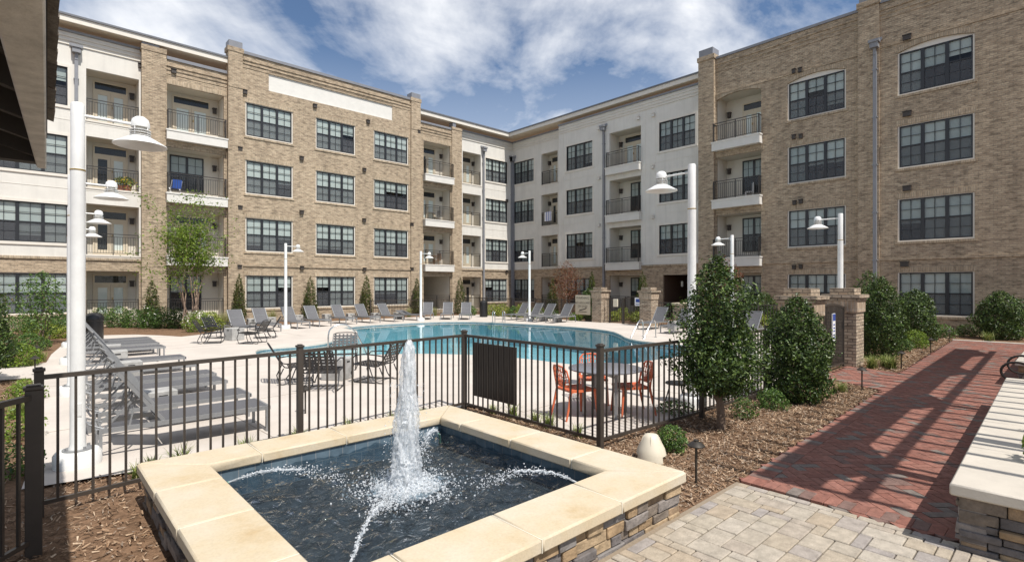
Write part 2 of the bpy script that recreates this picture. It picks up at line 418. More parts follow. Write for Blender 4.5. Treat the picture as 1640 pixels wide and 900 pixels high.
M['darkwood'] = mat('dark stained timber', (0.035, 0.03, 0.026), 0.8, noise=(6, 0.3))
M['shingle'] = island('grey brown shingles', [(0.16, 0.135, 0.11), (0.22, 0.19, 0.155), (0.12, 0.10, 0.085), (0.19, 0.165, 0.14)], 0.9, (20, 0.3), (50, 0.5))
M['bark'] = mat('grey brown bark', (0.19, 0.135, 0.095), 0.9, noise=(14, 0.4), bump=(35, 0.6))
M['palebark'] = mat('pale smooth bark', (0.27, 0.19, 0.14), 0.8, noise=(10, 0.3), bump=(25, 0.3))
M['signtan'] = mat('tan sign board', (0.55, 0.48, 0.36), 0.6, noise=(5, 0.05))
M['signwhite'] = mat('white sign board', (0.78, 0.78, 0.78), 0.5)
M['signblue'] = mat('blue sign print', (0.03, 0.07, 0.30), 0.5)
M['ink'] = mat('dark sign print', (0.03, 0.025, 0.02), 0.6)
M['bluecloth'] = mat('blue folding chair cloth', (0.03, 0.10, 0.42), 0.7)
M['whitecloth'] = mat('white towel', (0.75, 0.74, 0.74), 0.9)
M['terracotta'] = mat('clay pot', (0.36, 0.15, 0.08), 0.8)
M['teak'] = mat('brown wood chair', (0.22, 0.12, 0.06), 0.6, noise=(10, 0.2))
M['wicker'] = mat('dark wicker', (0.04, 0.032, 0.028), 0.7, noise=(40, 0.4))
M['holly'] = leafmat('glossy holly leaves', [(0.016, 0.034, 0.009), (0.036, 0.068, 0.016), (0.07, 0.115, 0.024), (0.14, 0.20, 0.045)], 0.42, 0.2, 0.4)
M['cypressleaf'] = leafmat('cypress sprays', [(0.030, 0.052, 0.015), (0.055, 0.085, 0.020), (0.095, 0.12, 0.026), (0.11, 0.075, 0.025)], 0.6, 0.2, 0.2)
M['myrtle'] = leafmat('fresh green leaves', [(0.075, 0.13, 0.016), (0.13, 0.20, 0.026), (0.19, 0.28, 0.036), (0.27, 0.35, 0.05)], 0.42, 0.35)
M['shrub'] = leafmat('mid green leaves', [(0.035, 0.075, 0.018), (0.06, 0.12, 0.026), (0.10, 0.18, 0.035), (0.17, 0.25, 0.055)], 0.42, 0.28)
M['limeshrub'] = leafmat('yellow green leaves', [(0.11, 0.16, 0.02), (0.18, 0.24, 0.03), (0.28, 0.33, 0.05), (0.36, 0.36, 0.08)], 0.45, 0.3)
M['mapleleaf'] = leafmat('bronze red leaves', [(0.09, 0.03, 0.02), (0.17, 0.055, 0.03), (0.24, 0.10, 0.045), (0.15, 0.10, 0.03)], 0.5, 0.3)
M['grassleaf'] = leafmat('grass blades', [(0.09, 0.14, 0.03), (0.16, 0.22, 0.05), (0.28, 0.32, 0.09), (0.40, 0.40, 0.17)], 0.5, 0.3)
M['strawgrass'] = leafmat('pale feather grass', [(0.22, 0.24, 0.08), (0.32, 0.33, 0.13), (0.42, 0.40, 0.2), (0.16, 0.19, 0.05)], 0.6, 0.3)
M['petal'] = leafmat('white petals', [(0.7, 0.68, 0.6), (0.8, 0.78, 0.7)], 0.6, 0.3)
M['petalyellow'] = leafmat('yellow petals', [(0.7, 0.45, 0.03), (0.75, 0.55, 0.05)], 0.6, 0.3)

# ------------------------------------------------------------------ mesh helpers
class MB:
    def __init__(self):
        self.v = []; self.f = []; self.mi = []
    def poly(self, pts, m=0):
        b = len(self.v)
        self.v.extend([tuple(p) for p in pts])
        self.f.append(tuple(range(b, b + len(pts)))); self.mi.append(m)
    def hexa(self, p, m=0):
        b = len(self.v)
        self.v.extend([tuple(q) for q in p])
        for q in ((0, 3, 2, 1), (4, 5, 6, 7), (0, 1, 5, 4), (1, 2, 6, 5), (2, 3, 7, 6), (3, 0, 4, 7)):
            self.f.append(tuple(b + i for i in q)); self.mi.append(m)
    def box(self, x0, x1, y0, y1, z0, z1, m=0, T=None):
        if x0 > x1: x0, x1 = x1, x0
        if y0 > y1: y0, y1 = y1, y0
        p = [(x0, y0, z0), (x1, y0, z0), (x1, y1, z0), (x0, y1, z0), (x0, y0, z1), (x1, y0, z1), (x1, y1, z1), (x0, y1, z1)]
        if T is not None:
            p = [tuple(T @ Vector(q)) for q in p]
        self.hexa(p, m)
    def bar(self, a, b, wd, h, m=0, up=(0, 0, 1)):
        """rectangular bar from a to b: wd sideways, h along up"""
        a = Vector(a); b = Vector(b); d = (b - a).normalized(); u = Vector(up)
        if abs(d.dot(u)) > 0.98: u = Vector((1, 0, 0))
        s = d.cross(u).normalized(); u = s.cross(d).normalized()
        s = s * wd / 2; u = u * h / 2
        self.hexa([a - s - u, a + s - u, b + s - u, b - s - u, a - s + u, a + s + u, b + s + u, b - s + u], m)
    def tube(self, pts, r, n=8, m=0, caps=True):
        pts = [Vector(p) for p in pts]
        rs = r if isinstance(r, (list, tuple)) else [r] * len(pts)
        b0 = len(self.v); k = len(pts)
        ref = None
        for i, p in enumerate(pts):
            d = (pts[min(i + 1, k - 1)] - pts[max(i - 1, 0)]).normalized()
            if ref is None:
                ref = Vector((0, 0, 1)) if abs(d.z) < 0.9 else Vector((1, 0, 0))
            s = d.cross(ref)
            if s.length < 1e-4: s = d.cross(Vector((0, 1, 0.3)))
            s.normalize(); u = s.cross(d).normalized(); ref = u
            for j in range(n):
                a = 2 * math.pi * j / n
                self.v.append(tuple(p + s * (math.cos(a) * rs[i]) + u * (math.sin(a) * rs[i])))
        for i in range(k - 1):
            for j in range(n):
                j2 = (j + 1) % n
                self.f.append((b0 + i * n + j, b0 + i * n + j2, b0 + (i + 1) * n + j2, b0 + (i + 1) * n + j)); self.mi.append(m)
        if caps:
            self.f.append(tuple(b0 + j for j in range(n))[::-1]); self.mi.append(m)
            self.f.append(tuple(b0 + (k - 1) * n + j for j in range(n))); self.mi.append(m)
    def lathe(self, prof, n=20, c=(0, 0, 0), m=0, skip=None):
        b0 = len(self.v); k = len(prof)
        for (r, z) in prof:
            for j in range(n):
                a = 2 * math.pi * j / n
                self.v.append((c[0] + r * math.cos(a), c[1] + r * math.sin(a), c[2] + z))
        for i in range(k - 1):
            for j in range(n):
                if skip and skip(i, j): continue
                j2 = (j + 1) % n
                self.f.append((b0 + i * n + j, b0 + i * n + j2, b0 + (i + 1) * n + j2, b0 + (i + 1) * n + j)); self.mi.append(m)
    def build(self, name, mats, parent=None, smooth=False, bevel=0.0, off=None):
        me = bpy.data.meshes.new(name)
        v = self.v
        if off is not None:
            v = [(a - off[0], b - off[1], c - off[2]) for a, b, c in v]
        me.from_pydata(v, [], self.f)
        if not isinstance(mats, (list, tuple)): mats = [mats]
        for q in mats: me.materials.append(q)
        if len(mats) > 1: me.polygons.foreach_set('material_index', self.mi)
        if bevel:
            bm = bmesh.new(); bm.from_mesh(me)
            bmesh.ops.remove_doubles(bm, verts=bm.verts, dist=1e-5)
            bmesh.ops.bevel(bm, geom=list(bm.edges), offset=bevel, segments=1, affect='EDGES', clamp_overlap=True)
            bm.to_mesh(me); bm.free()
        if smooth:
            me.polygons.foreach_set('use_smooth', [True] * len(me.polygons))
            try:
                me.set_sharp_from_angle(angle=R(40))
            except Exception:
                pass
        me.update()
        o = bpy.data.objects.new(name, me)
        COL.objects.link(o)
        if parent is not None: o.parent = parent
        return o
def tag(o, label=None, cat=None, group=None, kind=None):
    if label: o['label'] = label
    if cat: o['category'] = cat
    if group: o['group'] = group
    if kind: o['kind'] = kind
    return o
def thing(name, label, cat, loc=(0, 0, 0), rz=0.0, group=None):
    o = bpy.data.objects.new(name, None)
    o.empty_display_size = 0.2
    COL.objects.link(o)
    if len(loc) == 2: loc = (loc[0], loc[1], 0)
    o.location = loc; o.rotation_euler = (0, 0, rz)
    return tag(o, label, cat, group)
def copy_tree(o, parent=None):
    c = o.copy(); COL.objects.link(c)
    if parent is not None: c.parent = parent
    for ch in list(o.children): copy_tree(ch, c)
    return c
def place(proto, used, loc, rz, label, group=None, scale=1.0):
    o = copy_tree(proto) if used else proto
    o.location = (loc[0], loc[1], loc[2] if len(loc) > 2 else 0.0)
    o.rotation_euler = (0, 0, rz)
    o.scale = (scale,) * 3 if not isinstance(scale, tuple) else scale
    o['label'] = label
    if group: o['group'] = group
    return o
def sheet(name, outer, z, m, holes=(), kind='structure'):
    bm = bmesh.new(); ed = []
    for loop in [outer] + list(holes):
        vs = [bm.verts.new((p[0], p[1], z)) for p in loop]
        for i in range(len(vs)): ed.append(bm.edges.new((vs[i], vs[(i + 1) % len(vs)])))
    bmesh.ops.triangle_fill(bm, use_beauty=True, use_dissolve=False, edges=ed)
    bmesh.ops.recalc_face_normals(bm, faces=bm.faces)
    for f in bm.faces:
        if f.normal.z < 0: f.normal_flip()
    me = bpy.data.meshes.new(name); bm.to_mesh(me); bm.free()
    me.materials.append(m)
    o = bpy.data.objects.new(name, me); COL.objects.link(o)
    return tag(o, kind=kind)
def smoothloop(pts, it=2):
    for _ in range(it):
        q = []
        for i in range(len(pts)):
            a = pts[i]; b = pts[(i + 1) % len(pts)]
            q.append((a[0] * .75 + b[0] * .25, a[1] * .75 + b[1] * .25)); q.append((a[0] * .25 + b[0] * .75, a[1] * .25 + b[1] * .75))
        pts = q
    return pts
def inside(p, poly):
    x, y = p; c = False; j = len(poly) - 1
    for i in range(len(poly)):
        xi, yi = poly[i]; xj, yj = poly[j]
        if (yi > y) != (yj > y) and x < (xj - xi) * (y - yi) / (yj - yi) + xi: c = not c
        j = i
    return c

# ================================================================== SETTING: ground, pool, deck, paths
pool_px = [(408, 563), (415, 559), (430, 557), (483, 553.5), (515, 550), (532, 546), (545, 541), (560, 538.5), (570, 535.5), (573, 532.5),
           (570, 529), (560, 527), (546, 525.2), (580, 521), (640, 517.5), (700, 515), (740, 514.5), (790, 516), (850, 519), (910, 522.5),
           (950, 526), (980, 530), (993, 535), (1003, 541), (1020, 545), (1045, 548), (1080, 551), (1110, 554), (1128, 558), (1124, 562), (1110, 566),
           (1086, 571), (1037, 578), (1000, 584), (960, 586), (920, 584), (880, 579), (830, 573), (780, 569), (720, 567), (660, 566),
           (600, 568), (540, 571), (480, 573), (430, 572), (412, 568)]
POOL = smoothloop([P(*q) for q in pool_px], 1)
DECK = [(-0.05, 7.1), (0.9, 6.95), (5.45, 7.0), (5.5, 4.2), (12.2, 4.25), (15.9, 4.6), (22, 5.0), (23.8, 6), (23.8, 29.2), (20, 29.8), (12, 29.3),
        (8.6, 27.9), (6.3, 26.6), (5.4, 25.0), (4.5, 24.4), (4.0, 25.6), (3.3, 26.8), (2.2, 27.3), (1.2, 27.3), (0.95, 24.4), (0.5, 20.6), (0.35, 18.5), (-0.9, 17.7), (-2.5, 17.2), (-2.5, 16.0), (0.05, 15.6),
        (0.12, 9.4)]
BIG = 160
sheet('ground', [(-BIG, -BIG), (BIG, -BIG), (BIG, BIG), (-BIG, BIG)], -0.03, M['mulch'], [POOL])
sheet('pool_deck', DECK, 0.0, M['concrete'], [POOL])
b = MB()                                             # pour joints sawn in the deck
for q in ((0.1, 9.6, 6.4, 10.3), (2.4, 7.0, 2.2, 13.5), (5.5, 6.0, 10.5, 6.4), (9.0, 4.3, 8.8, 7.2), (1.0, 19.6, 6.5, 20.3), (8.2, 21.5, 8.0, 27.5), (13.5, 24.0, 13.3, 29.2), (19.4, 22, 23.6, 22.2), (20.5, 14.2, 23.7, 14.4), (0.3, 14.0, 4.2, 14.4)):
    b.bar((q[0], q[1], 0.002), (q[2], q[3], 0.002), 0.012, 0.004)
tag(b.build('deck_joints', mat('dark deck joint', (0.33, 0.29, 0.25), 0.9)), kind='structure')
# pool shell
b = MB()
n = len(POOL)
area = sum(POOL[i][0] * POOL[(i + 1) % n][1] - POOL[(i + 1) % n][0] * POOL[i][1] for i in range(n))
LP = POOL if area > 0 else POOL[::-1]
for i in range(n):
    a = LP[i]; c = LP[(i + 1) % n]
    b.poly([(a[0], a[1], 0), (c[0], c[1], 0), (c[0], c[1], -0.05), (a[0], a[1], -0.05)][::-1], 0)
    b.poly([(a[0], a[1], -0.05), (c[0], c[1], -0.05), (c[0], c[1], -0.2), (a[0], a[1], -0.2)][::-1], 1)
    b.poly([(a[0], a[1], -0.2), (c[0], c[1], -0.2), (c[0], c[1], -1.25), (a[0], a[1], -1.25)][::-1], 2)
tag(b.build('pool_wall', [M['concrete'], M['pooltile'], M['plaster']]), kind='structure')
sheet('pool_floor', POOL, -1.25, M['plaster'])
shelf = [P(*q) for q in [(404, 564), (430, 556), (483, 552.5), (532, 545), (545, 540), (575, 541), (598, 549), (610, 560), (604, 570), (540, 573), (430, 575)]]
sheet('pool_shelf', shelf, -0.3, M['plasterpale'])
sheet('pool_shelf_step', [P(*q) for q in [(575, 541), (590, 541), (612, 549), (624, 560), (620, 570), (604, 570), (610, 560), (598, 549)]], -0.62, M['plaster'])
o = sheet('pool_water', POOL, -0.085, M['poolwater'])
# plaza of mixed size tan pavers
sheet('plaza_bed', [(-6, -8), (5.4, -8), (5.4, 2.42), (0.2, 2.42), (-0.8, 2.0), (-6, 1.0)], -0.022, M['sand'])
b = MB()
gx0, gy0, cell = 0.6, -2.2, 0.095
gw, gh = int((5.38 - gx0) / cell), int((2.42 - gy0) / cell)
occ = np.zeros((gw, gh), bool)
sizes = [(3, 2), (2, 2), (3, 2), (2, 1), (3, 2), (2, 2), (1, 2), (2, 3), (3, 1)]
prg = random.Random(5)
for j in range(gh):
    for i in range(gw):
        if occ[i, j]: continue
        opt = sizes[:]; prg.shuffle(opt)
        for (sw, sh) in opt + [(2, 1), (1, 1)]:
            if i + sw <= gw and j + sh <= gh and not occ[i:i + sw, j:j + sh].any():
                occ[i:i + sw, j:j + sh] = True
                x0 = gx0 + i * cell; y0 = gy0 + j * cell; g = 0.004
                if 0.72 < x0 + sw * cell / 2 < 4.28 and y0 + sh * cell > 2.5: break
                zt = prg.uniform(-0.003, 0.003)
                b.box(x0 + g, x0 + sw * cell - g, y0 + g, y0 + sh * cell - g, -0.05, zt)
                break
tag(b.build('plaza_pavers', M['paver'], bevel=0.006), kind='structure')
# red herringbone brick path with soldier border
PATH = [(5.4, -3.0), (5.4, 2.38), (11.5, 2.58), (12.15, 2.62), (12.95, 3.95), (15.15, 3.95), (14.8, 2.82), (20, 3.0), (25.3, 3.2), (25.9, -3.0)]
sheet('brick_path_bed', PATH, -0.016, M['redsand'])
b = MB()
U = 0.105
ca, sa = math.cos(R(47)), math.sin(R(47))
for i in range(-150, 260):
    for j in range(-110, 110):
        bx, by = i + 2 * j, i - 2 * j
        for (x, y, wx, wy) in ((bx, by, 2, 1), (bx, by + 1, 1, 2)):
            cx, cy = (x + wx / 2) * U, (y + wy / 2) * U
            px_, py_ = 5.4 + cx * ca - cy * sa, 0.5 + cx * sa + cy * ca
            if px_ < 5.3 or px_ > 25.9 or py_ < -0.9 or py_ > 4.1 or not inside((px_, py_), PATH): continue
            g = 0.003
            q = [((x * U + g), (y * U + g)), ((x + wx) * U - g, y * U + g), ((x + wx) * U - g, (y + wy) * U - g), (x * U + g, (y + wy) * U - g)]
            q = [(5.4 + a * ca - c * sa, 0.5 + a * sa + c * ca) for a, c in q]
            zt = random.uniform(-0.002, 0.002)
            b.hexa([(a, c, -0.04) for a, c in q] + [(a, c, zt) for a, c in q])
tag(b.build('brick_path', M['redbrick']), kind='structure')
b = MB()
def border(p, q, wd=0.21, side=1):
    p = Vector((p[0], p[1], 0)); q = Vector((q[0], q[1], 0)); L = (q - p).length; d = (q - p) / L
    nrm = Vector((-d.y, d.x, 0)) * side
    k = int(L / 0.105)
    for i in range(k):
        a = p + d * (i * L / k + 0.003); c = p + d * ((i + 1) * L / k - 0.003)
        zt = random.uniform(0.004, 0.007)
        pts = [a, c, c + nrm * wd, a + nrm * wd]
        if side < 0: pts = pts[::-1]
        b.hexa([(v.x, v.y, -0.04) for v in pts] + [(v.x, v.y, zt) for v in pts])
border((5.4, 0.3), (5.4, 2.38), side=-1)
border((5.4, 2.38), (11.5, 2.58), side=-1)
border((14.8, 2.82), (25.3, 3.2), side=-1)
border((12.15, 2.62), (12.95, 3.95), side=-1)
border((15.12, 3.95), (14.78, 2.82), side=-1)
tag(b.build('path_border', M['redbrick'], bevel=0.003), kind='structure')
b = MB()
b.box(25.32, 25.5, -3, 3.25, -0.05, 0.03)
tag(b.build('path_kerb', M['copingpale'], bevel=0.01), kind='structure')
# shredded bark strewn over the beds near the camera
def chips(name, poly, count, s0, s1):
    xs = [p[0] for p in poly]; ys = [p[1] for p in poly]
    pts = []
    while len(pts) < count:
        p = (random.uniform(min(xs), max(xs)), random.uniform(min(ys), max(ys)))
        if inside(p, poly): pts.append(p)
    pts = np.array(pts); k = len(pts)
    L = rng.uniform(s0, s1, k); W = L * rng.uniform(0.12, 0.35, k)
    a = rng.uniform(0, 2 * np.pi, k); t = rng.normal(0, 0.3, k); ro = rng.normal(0, 0.35, k)
    d = np.stack([np.cos(a) * np.cos(t), np.sin(a) * np.cos(t), np.sin(t)], 1) * L[:, None] / 2
    s = np.stack([-np.sin(a) * np.cos(ro), np.cos(a) * np.cos(ro), np.sin(ro)], 1) * W[:, None] / 2
    c = np.stack([pts[:, 0], pts[:, 1], -0.03 + 0.006 + np.abs(d[:, 2]) + rng.uniform(0, 0.018, k)], 1)
    v = np.stack([c - d - s, c + d - s * 0.6, c + d + s * 0.6, c - d + s], 1).reshape(-1, 3)
    me = bpy.data.meshes.new(name)
    me.from_pydata(v.tolist(), [], np.arange(4 * k).reshape(-1, 4).tolist())
    me.materials.append(M['chip'])
    o = bpy.data.objects.new(name, me); COL.objects.link(o)
    return tag(o, kind='stuff')
BEDR = [(4.3, 2.45), (5.45, 2.42), (11.5, 2.6), (12.15, 2.64), (12.9, 3.9), (12.2, 4.22), (5.5, 4.18), (5.4, 6.9), (4.5, 6.95), (4.4, 6.1)]
tag(chips('bark_mulch', BEDR, 36000, 0.012, 0.06), 'brown shredded bark mulch in the bed between fountain and brick path', 'mulch')
tag(chips('bark_mulch', [(-3.0, 2.2), (0.75, 2.5), (0.75, 6.0), (4.4, 6.15), (5.4, 6.95), (-0.2, 7.05), (0.1, 9.4), (0.0, 15.6), (-2.4, 15.9)], 30000, 0.012, 0.06), 'brown shredded bark mulch left of the fountain and along the deck', 'mulch')
tag(chips('bark_mulch', [(15.1, 3.95), (14.85, 2.86), (25.3, 3.25), (27.5, 3.2), (27.5, 4.6), (15.9, 4.55)], 6000, 0.04, 0.1), 'brown shredded bark mulch beyond the gate pillar', 'mulch')

# ================================================================== BUILDINGS
class Fac:
    """a facade plane: s along the wall, n outwards, z up"""
    def __init__(self, side, d, org):
        self.side = side; self.d = d; self.org = org
    def pt(self, s, n, z):
        p = (s, self.d - n, z) if self.side == 'L' else (self.d - n, s, z)
        return (p[0] - self.org[0], p[1] - self.org[1], p[2] - self.org[2])
    def box(self, b, s0, s1, n0, n1, z0, z1, m=0):
        p = self.pt(s0, n0, z0); q = self.pt(s1, n1, z1)
        b.box(p[0], q[0], p[1], q[1], p[2], q[2], m)
    def quad(self, b, s0, s1, z0, z1, n, m=0):
        q = [self.pt(s0, n, z0), self.pt(s1, n, z0), self.pt(s1, n, z1), self.pt(s0, n, z1)]
        b.poly(q if self.side == 'L' else q[::-1], m)
    def tube(self, b, pts, r, n=8, m=0):
        b.tube([self.pt(*p) for p in pts], r, n, m)
def wall(fac, b, s0, s1, z0, z1, holes, m=0, reveal=0.14, thick=0.5, zsplit=None, m2=0):
    """facade sheet with openings, their reveals, and the end and top faces; below zsplit uses m2"""
    ss = sorted({s0, s1, *[h[0] for h in holes], *[h[1] for h in holes]})
    zs = sorted({z0, z1, *([zsplit] if zsplit else []), *[h[2] for h in holes], *[h[3] for h in holes]})
    for i in range(len(ss) - 1):
        for j in range(len(zs) - 1):
            cs = (ss[i] + ss[i + 1]) / 2; cz = (zs[j] + zs[j + 1]) / 2
            if any(h[0] < cs < h[1] and h[2] < cz < h[3] for h in holes): continue
            fac.quad(b, ss[i], ss[i + 1], zs[j], zs[j + 1], 0, m2 if zsplit and cz < zsplit else m)
    for h in holes:
        mm = m2 if zsplit and h[3] < zsplit else m
        for s in (h[0], h[1]):
            b.poly([fac.pt(s, 0, h[2]), fac.pt(s, -reveal, h[2]), fac.pt(s, -reveal, h[3]), fac.pt(s, 0, h[3])], mm)
        for z in (h[2], h[3]):
            b.poly([fac.pt(h[0], 0, z), fac.pt(h[1], 0, z), fac.pt(h[1], -reveal, z), fac.pt(h[0], -reveal, z)], mm)
    for s in (s0, s1):
        for za, zb, mm in ([(z0, zsplit, m2), (zsplit, z1, m)] if zsplit else [(z0, z1, m)]):
            b.poly([fac.pt(s, 0, za), fac.pt(s, -thick, za), fac.pt(s, -thick, zb), fac.pt(s, 0, zb)], mm)
    b.poly([fac.pt(s0, 0, z1), fac.pt(s1, 0, z1), fac.pt(s1, -thick, z1), fac.pt(s0, -thick, z1)], m)
wr = random.Random(3)
TG = 0.06
def who(s0, s1, k, up=0.0, grow=True):
    g = TG if grow else 0.0
    return (s0 - g, s1 + g, ZS + k * FLH - g, ZT + k * FLH + (0.03 if grow else 0) + up)
ZS, ZT = 0.77, 2.62                  # window sill and head above each floor's datum
BF, BT = 0.28, 2.78                  # loggia floor and head
def window(fac, par, s0, s1, z0, z1, cols=3, trim='brick', ground=False):
    """three mulled double-hung sashes set back in the wall"""
    f = MB(); n0, n1 = -0.12, -0.045
    fw = 0.055
    fac.box(f, s0, s1, n0, n1, z0, z0 + fw); fac.box(f, s0, s1, n0, n1, z1 - fw, z1)
    fac.box(f, s0, s0 + fw, n0, n1 - .002, z0 + fw, z1 - fw); fac.box(f, s1 - fw, s1, n0, n1 - .002, z0 + fw, z1 - fw)
    wsash = (s1 - s0) / cols; zm = (z0 + z1) / 2
    for c in range(cols):
        a = s0 + c * wsash + (0.065 if c else fw); e = s0 + (c + 1) * wsash - (0.065 if c < cols - 1 else fw)
        if c < cols - 1: fac.box(f, e, e + 0.13, n0, n1 + .006, z0 + fw, z1 - fw)
        fac.box(f, a, e, n0 + .01, n1 - .012, zm - 0.03, zm + 0.03)
        for (za, zb) in ((z0 + fw, zm - .03), (zm + .03, z1 - fw)):
            cm = (a + e) / 2; zc_ = (za + zb) / 2
            fac.box(f, cm - .011, cm + .011, n0 + .02, n1 - .022, za, zb)
            fac.box(f, a, e, n0 + .022, n1 - .024, zc_ - .011, zc_ + .011)
    wn = f.build('window', M['frame'], par)
    g = MB(); ng = -0.092
    fac.quad(g, s0 + fw, s1 - fw, z0 + fw, z1 - fw, ng, 0)
    fac.quad(g, s0 + fw, s1 - fw, z0 + fw, zm, ng + .012, 1)
    g.build('glass', [M['glass'], M['screen']], wn)
    bl = MB()
    for c in range(cols):
        a = s0 + c * wsash + 0.03; e = s0 + (c + 1) * wsash - 0.03
        k = wr.random()
        drop = 1.0 if k < 0.72 else wr.choice((0.35, 0.5, 0.6, 0.85))
        mi = 0 if wr.random() < (0.45 if ground else 0.72) else 1
        zb = z1 - fw - (z1 - z0 - 2 * fw) * drop
        fac.quad(bl, a, e, zb, z1, -0.127, mi)
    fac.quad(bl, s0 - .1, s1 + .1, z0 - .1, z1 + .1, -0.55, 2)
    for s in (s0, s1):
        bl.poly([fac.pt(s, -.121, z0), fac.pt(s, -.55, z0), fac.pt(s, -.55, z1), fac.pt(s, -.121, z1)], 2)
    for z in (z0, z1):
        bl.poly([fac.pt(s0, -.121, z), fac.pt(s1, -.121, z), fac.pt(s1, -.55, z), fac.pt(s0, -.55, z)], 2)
    bl.build('window_blind', [M['blind'], M['blindopen'], M['room']], wn)
    t = MB()
    if trim == 'brick':
        tw = 0.06
        fac.box(t, s0 - tw, s0, -.10, -.045, z0, z1); fac.box(t, s1, s1 + tw, -.10, -.045, z0, z1)
        fac.box(t, s0 - tw, s1 + tw, -.10, -.043, z1, z1 + .03)
        fac.box(t, s0 - tw, s1 + tw, -.12, -.03, z0 - .06, z0)
        t.build('window_trim', M['trim'], wn)
        sb = MB()
        fac.box(sb, s0 - .14, s1 + .14, -.02, .045, z0 - .17, z0 - .062)
        sb.build('window_sill', M['soldier'], wn)
    else:
        tw = 0.13
        fac.box(t, s0 - tw, s0, -.08, .025, z0, z1); fac.box(t, s1, s1 + tw, -.08, .025, z0, z1)
        fac.box(t, s0 - tw, s1 + tw, -.08, .027, z1, z1 + tw)
        fac.box(t, s0 - tw - .02, s1 + tw + .02, -.08, .05, z0 - tw, z0)
        t.build('window_trim', M['trim'], wn)
    return wn
def railing(fac, b, s0, s1, n, z0, z1, returns=None, step=0.11):
    fac.box(b, s0, s1, n - .022, n + .022, z1 - .035, z1)
    fac.box(b, s0, s1, n - .015, n + .015, z1 - .16, z1 - .135)
    fac.box(b, s0, s1, n - .015, n + .015, z0 + .08, z0 + .105)
    for s in (s0, s1 - .045):
        fac.box(b, s, s + .045, n - .024, n + .024, z0, z1 + .01)
    mid = (s0 + s1) / 2
    fac.box(b, mid - .02, mid + .02, n - .02, n + .02, z0, z1 - .036)
    k = max(2, int((s1 - s0) / step))
    for i in range(1, k):
        s = s0 + (s1 - s0) * i / k
        fac.box(b, s - .008, s + .008, n - .008, n + .008, z0 + .105, z1 - .16)
    if returns is not None:
        for s in (s0 + .022, s1 - .022):
            fac.box(b, s - .018, s + .018, returns, n - .024, z1 - .034, z1 - .004)
            fac.box(b, s - .012, s + .012, returns, n - .024, z0 + .081, z0 + .104)
            q = n - .1
            while q > returns + .03:
                fac.box(b, s - .008, s + .008, q - .008, q + .008, z0 + .104, z1 - .034); q -= .11
def glazed_door(fac, par, s0, s1, n, z0, z1, transom=True):
    f = MB()
    zt = z1 - 0.42 if transom else z1
    fac.box(f, s0, s1, n, n + .06, zt - .1, zt); fac.box(f, s0, s0 + .07, n, n + .06, z0, zt - .1); fac.box(f, s1 - .07, s1, n, n + .06, z0, zt - .1)
    if transom:
        fac.box(f, s0, s1, n, n + .06, z1 - .06, z1); fac.box(f, s0, s0 + .07, n, n + .06, zt, z1 - .06); fac.box(f, s1 - .07, s1, n, n + .06, zt, z1 - .06)
    m_ = (s0 + s1) / 2
    for (a, e) in ((s0 + .07, m_ - .006), (m_ + .006, s1 - .07)):
        fac.box(f, a, a + .13, n + .005, n + .05, z0 + .02, zt - .1); fac.box(f, e - .13, e, n + .005, n + .05, z0 + .02, zt - .1)
        fac.box(f, a + .13, e - .13, n + .005, n + .05, z0 + .02, z0 + .3); fac.box(f, a + .13, e - .13, n + .005, n + .05, zt - .25, zt - .1)
    d = f.build('french_door', M['doorframe'], par)
    g = MB()
    for (a, e) in ((s0 + .2, m_ - .136), (m_ + .136, s1 - .2)):
        fac.quad(g, a, e, z0 + .3, zt - .25, n + .025, 0); fac.quad(g, a, e, z0 + .3, zt - .25, n + .012, 1 if wr.random() < .75 else 2)
    if transom:
        fac.quad(g, s0 + .07, s1 - .07, zt, z1 - .06, n + .025, 0); fac.quad(g, s0 + .07, s1 - .07, zt, z1 - .06, n + .012, 2)
    g.build('glass', [M['glass'], M['doorblind'], M['room']], d)
    h = MB()
    fac.box(h, m_ + .05, m_ + .1, n + .05, n + .1, z0 + 1.0, z0 + 1.12)
    h.build('door_handle', M['brassband'], d)
def patio_window(fac, par, s0, s1, n, z0, z1):
    f = MB()
    fac.box(f, s0, s1, n, n + .06, z0, z0 + .06); fac.box(f, s0, s1, n, n + .06, z1 - .06, z1)
    m_ = (s0 + s1) / 2; zm = (z0 + z1) / 2
    for a, e in ((s0, s0 + .06), (m_ - .06, m_ + .06), (s1 - .06, s1)):
        fac.box(f, a, e, n, n + .058, z0 + .06, z1 - .06)
    for a, e in ((s0 + .06, m_ - .06), (m_ + .06, s1 - .06)):
        fac.box(f, a, e, n + .01, n + .045, zm - .03, zm + .03)
        c = (a + e) / 2
        fac.box(f, c - .01, c + .01, n + .015, n + .035, z0 + .06, z1 - .06)
        fac.box(f, a, e, n + .016, n + .034, (zm + z1) / 2 - .01, (zm + z1) / 2 + .01)
    w_ = f.build('patio_window', M['frame'], par)
    g = MB()
    fac.quad(g, s0 + .06, s1 - .06, z0 + .06, z1 - .06, n + .025, 0); fac.quad(g, s0 + .06, s1 - .06, z0 + .06, zm, n + .012, 2)
    fac.quad(g, s0 + .06, s1 - .06, zm, z1 - .06, n + .01, 1)
    g.build('glass', [M['glass'], M['blindopen'], M['room']], w_)
FLH = 3.3
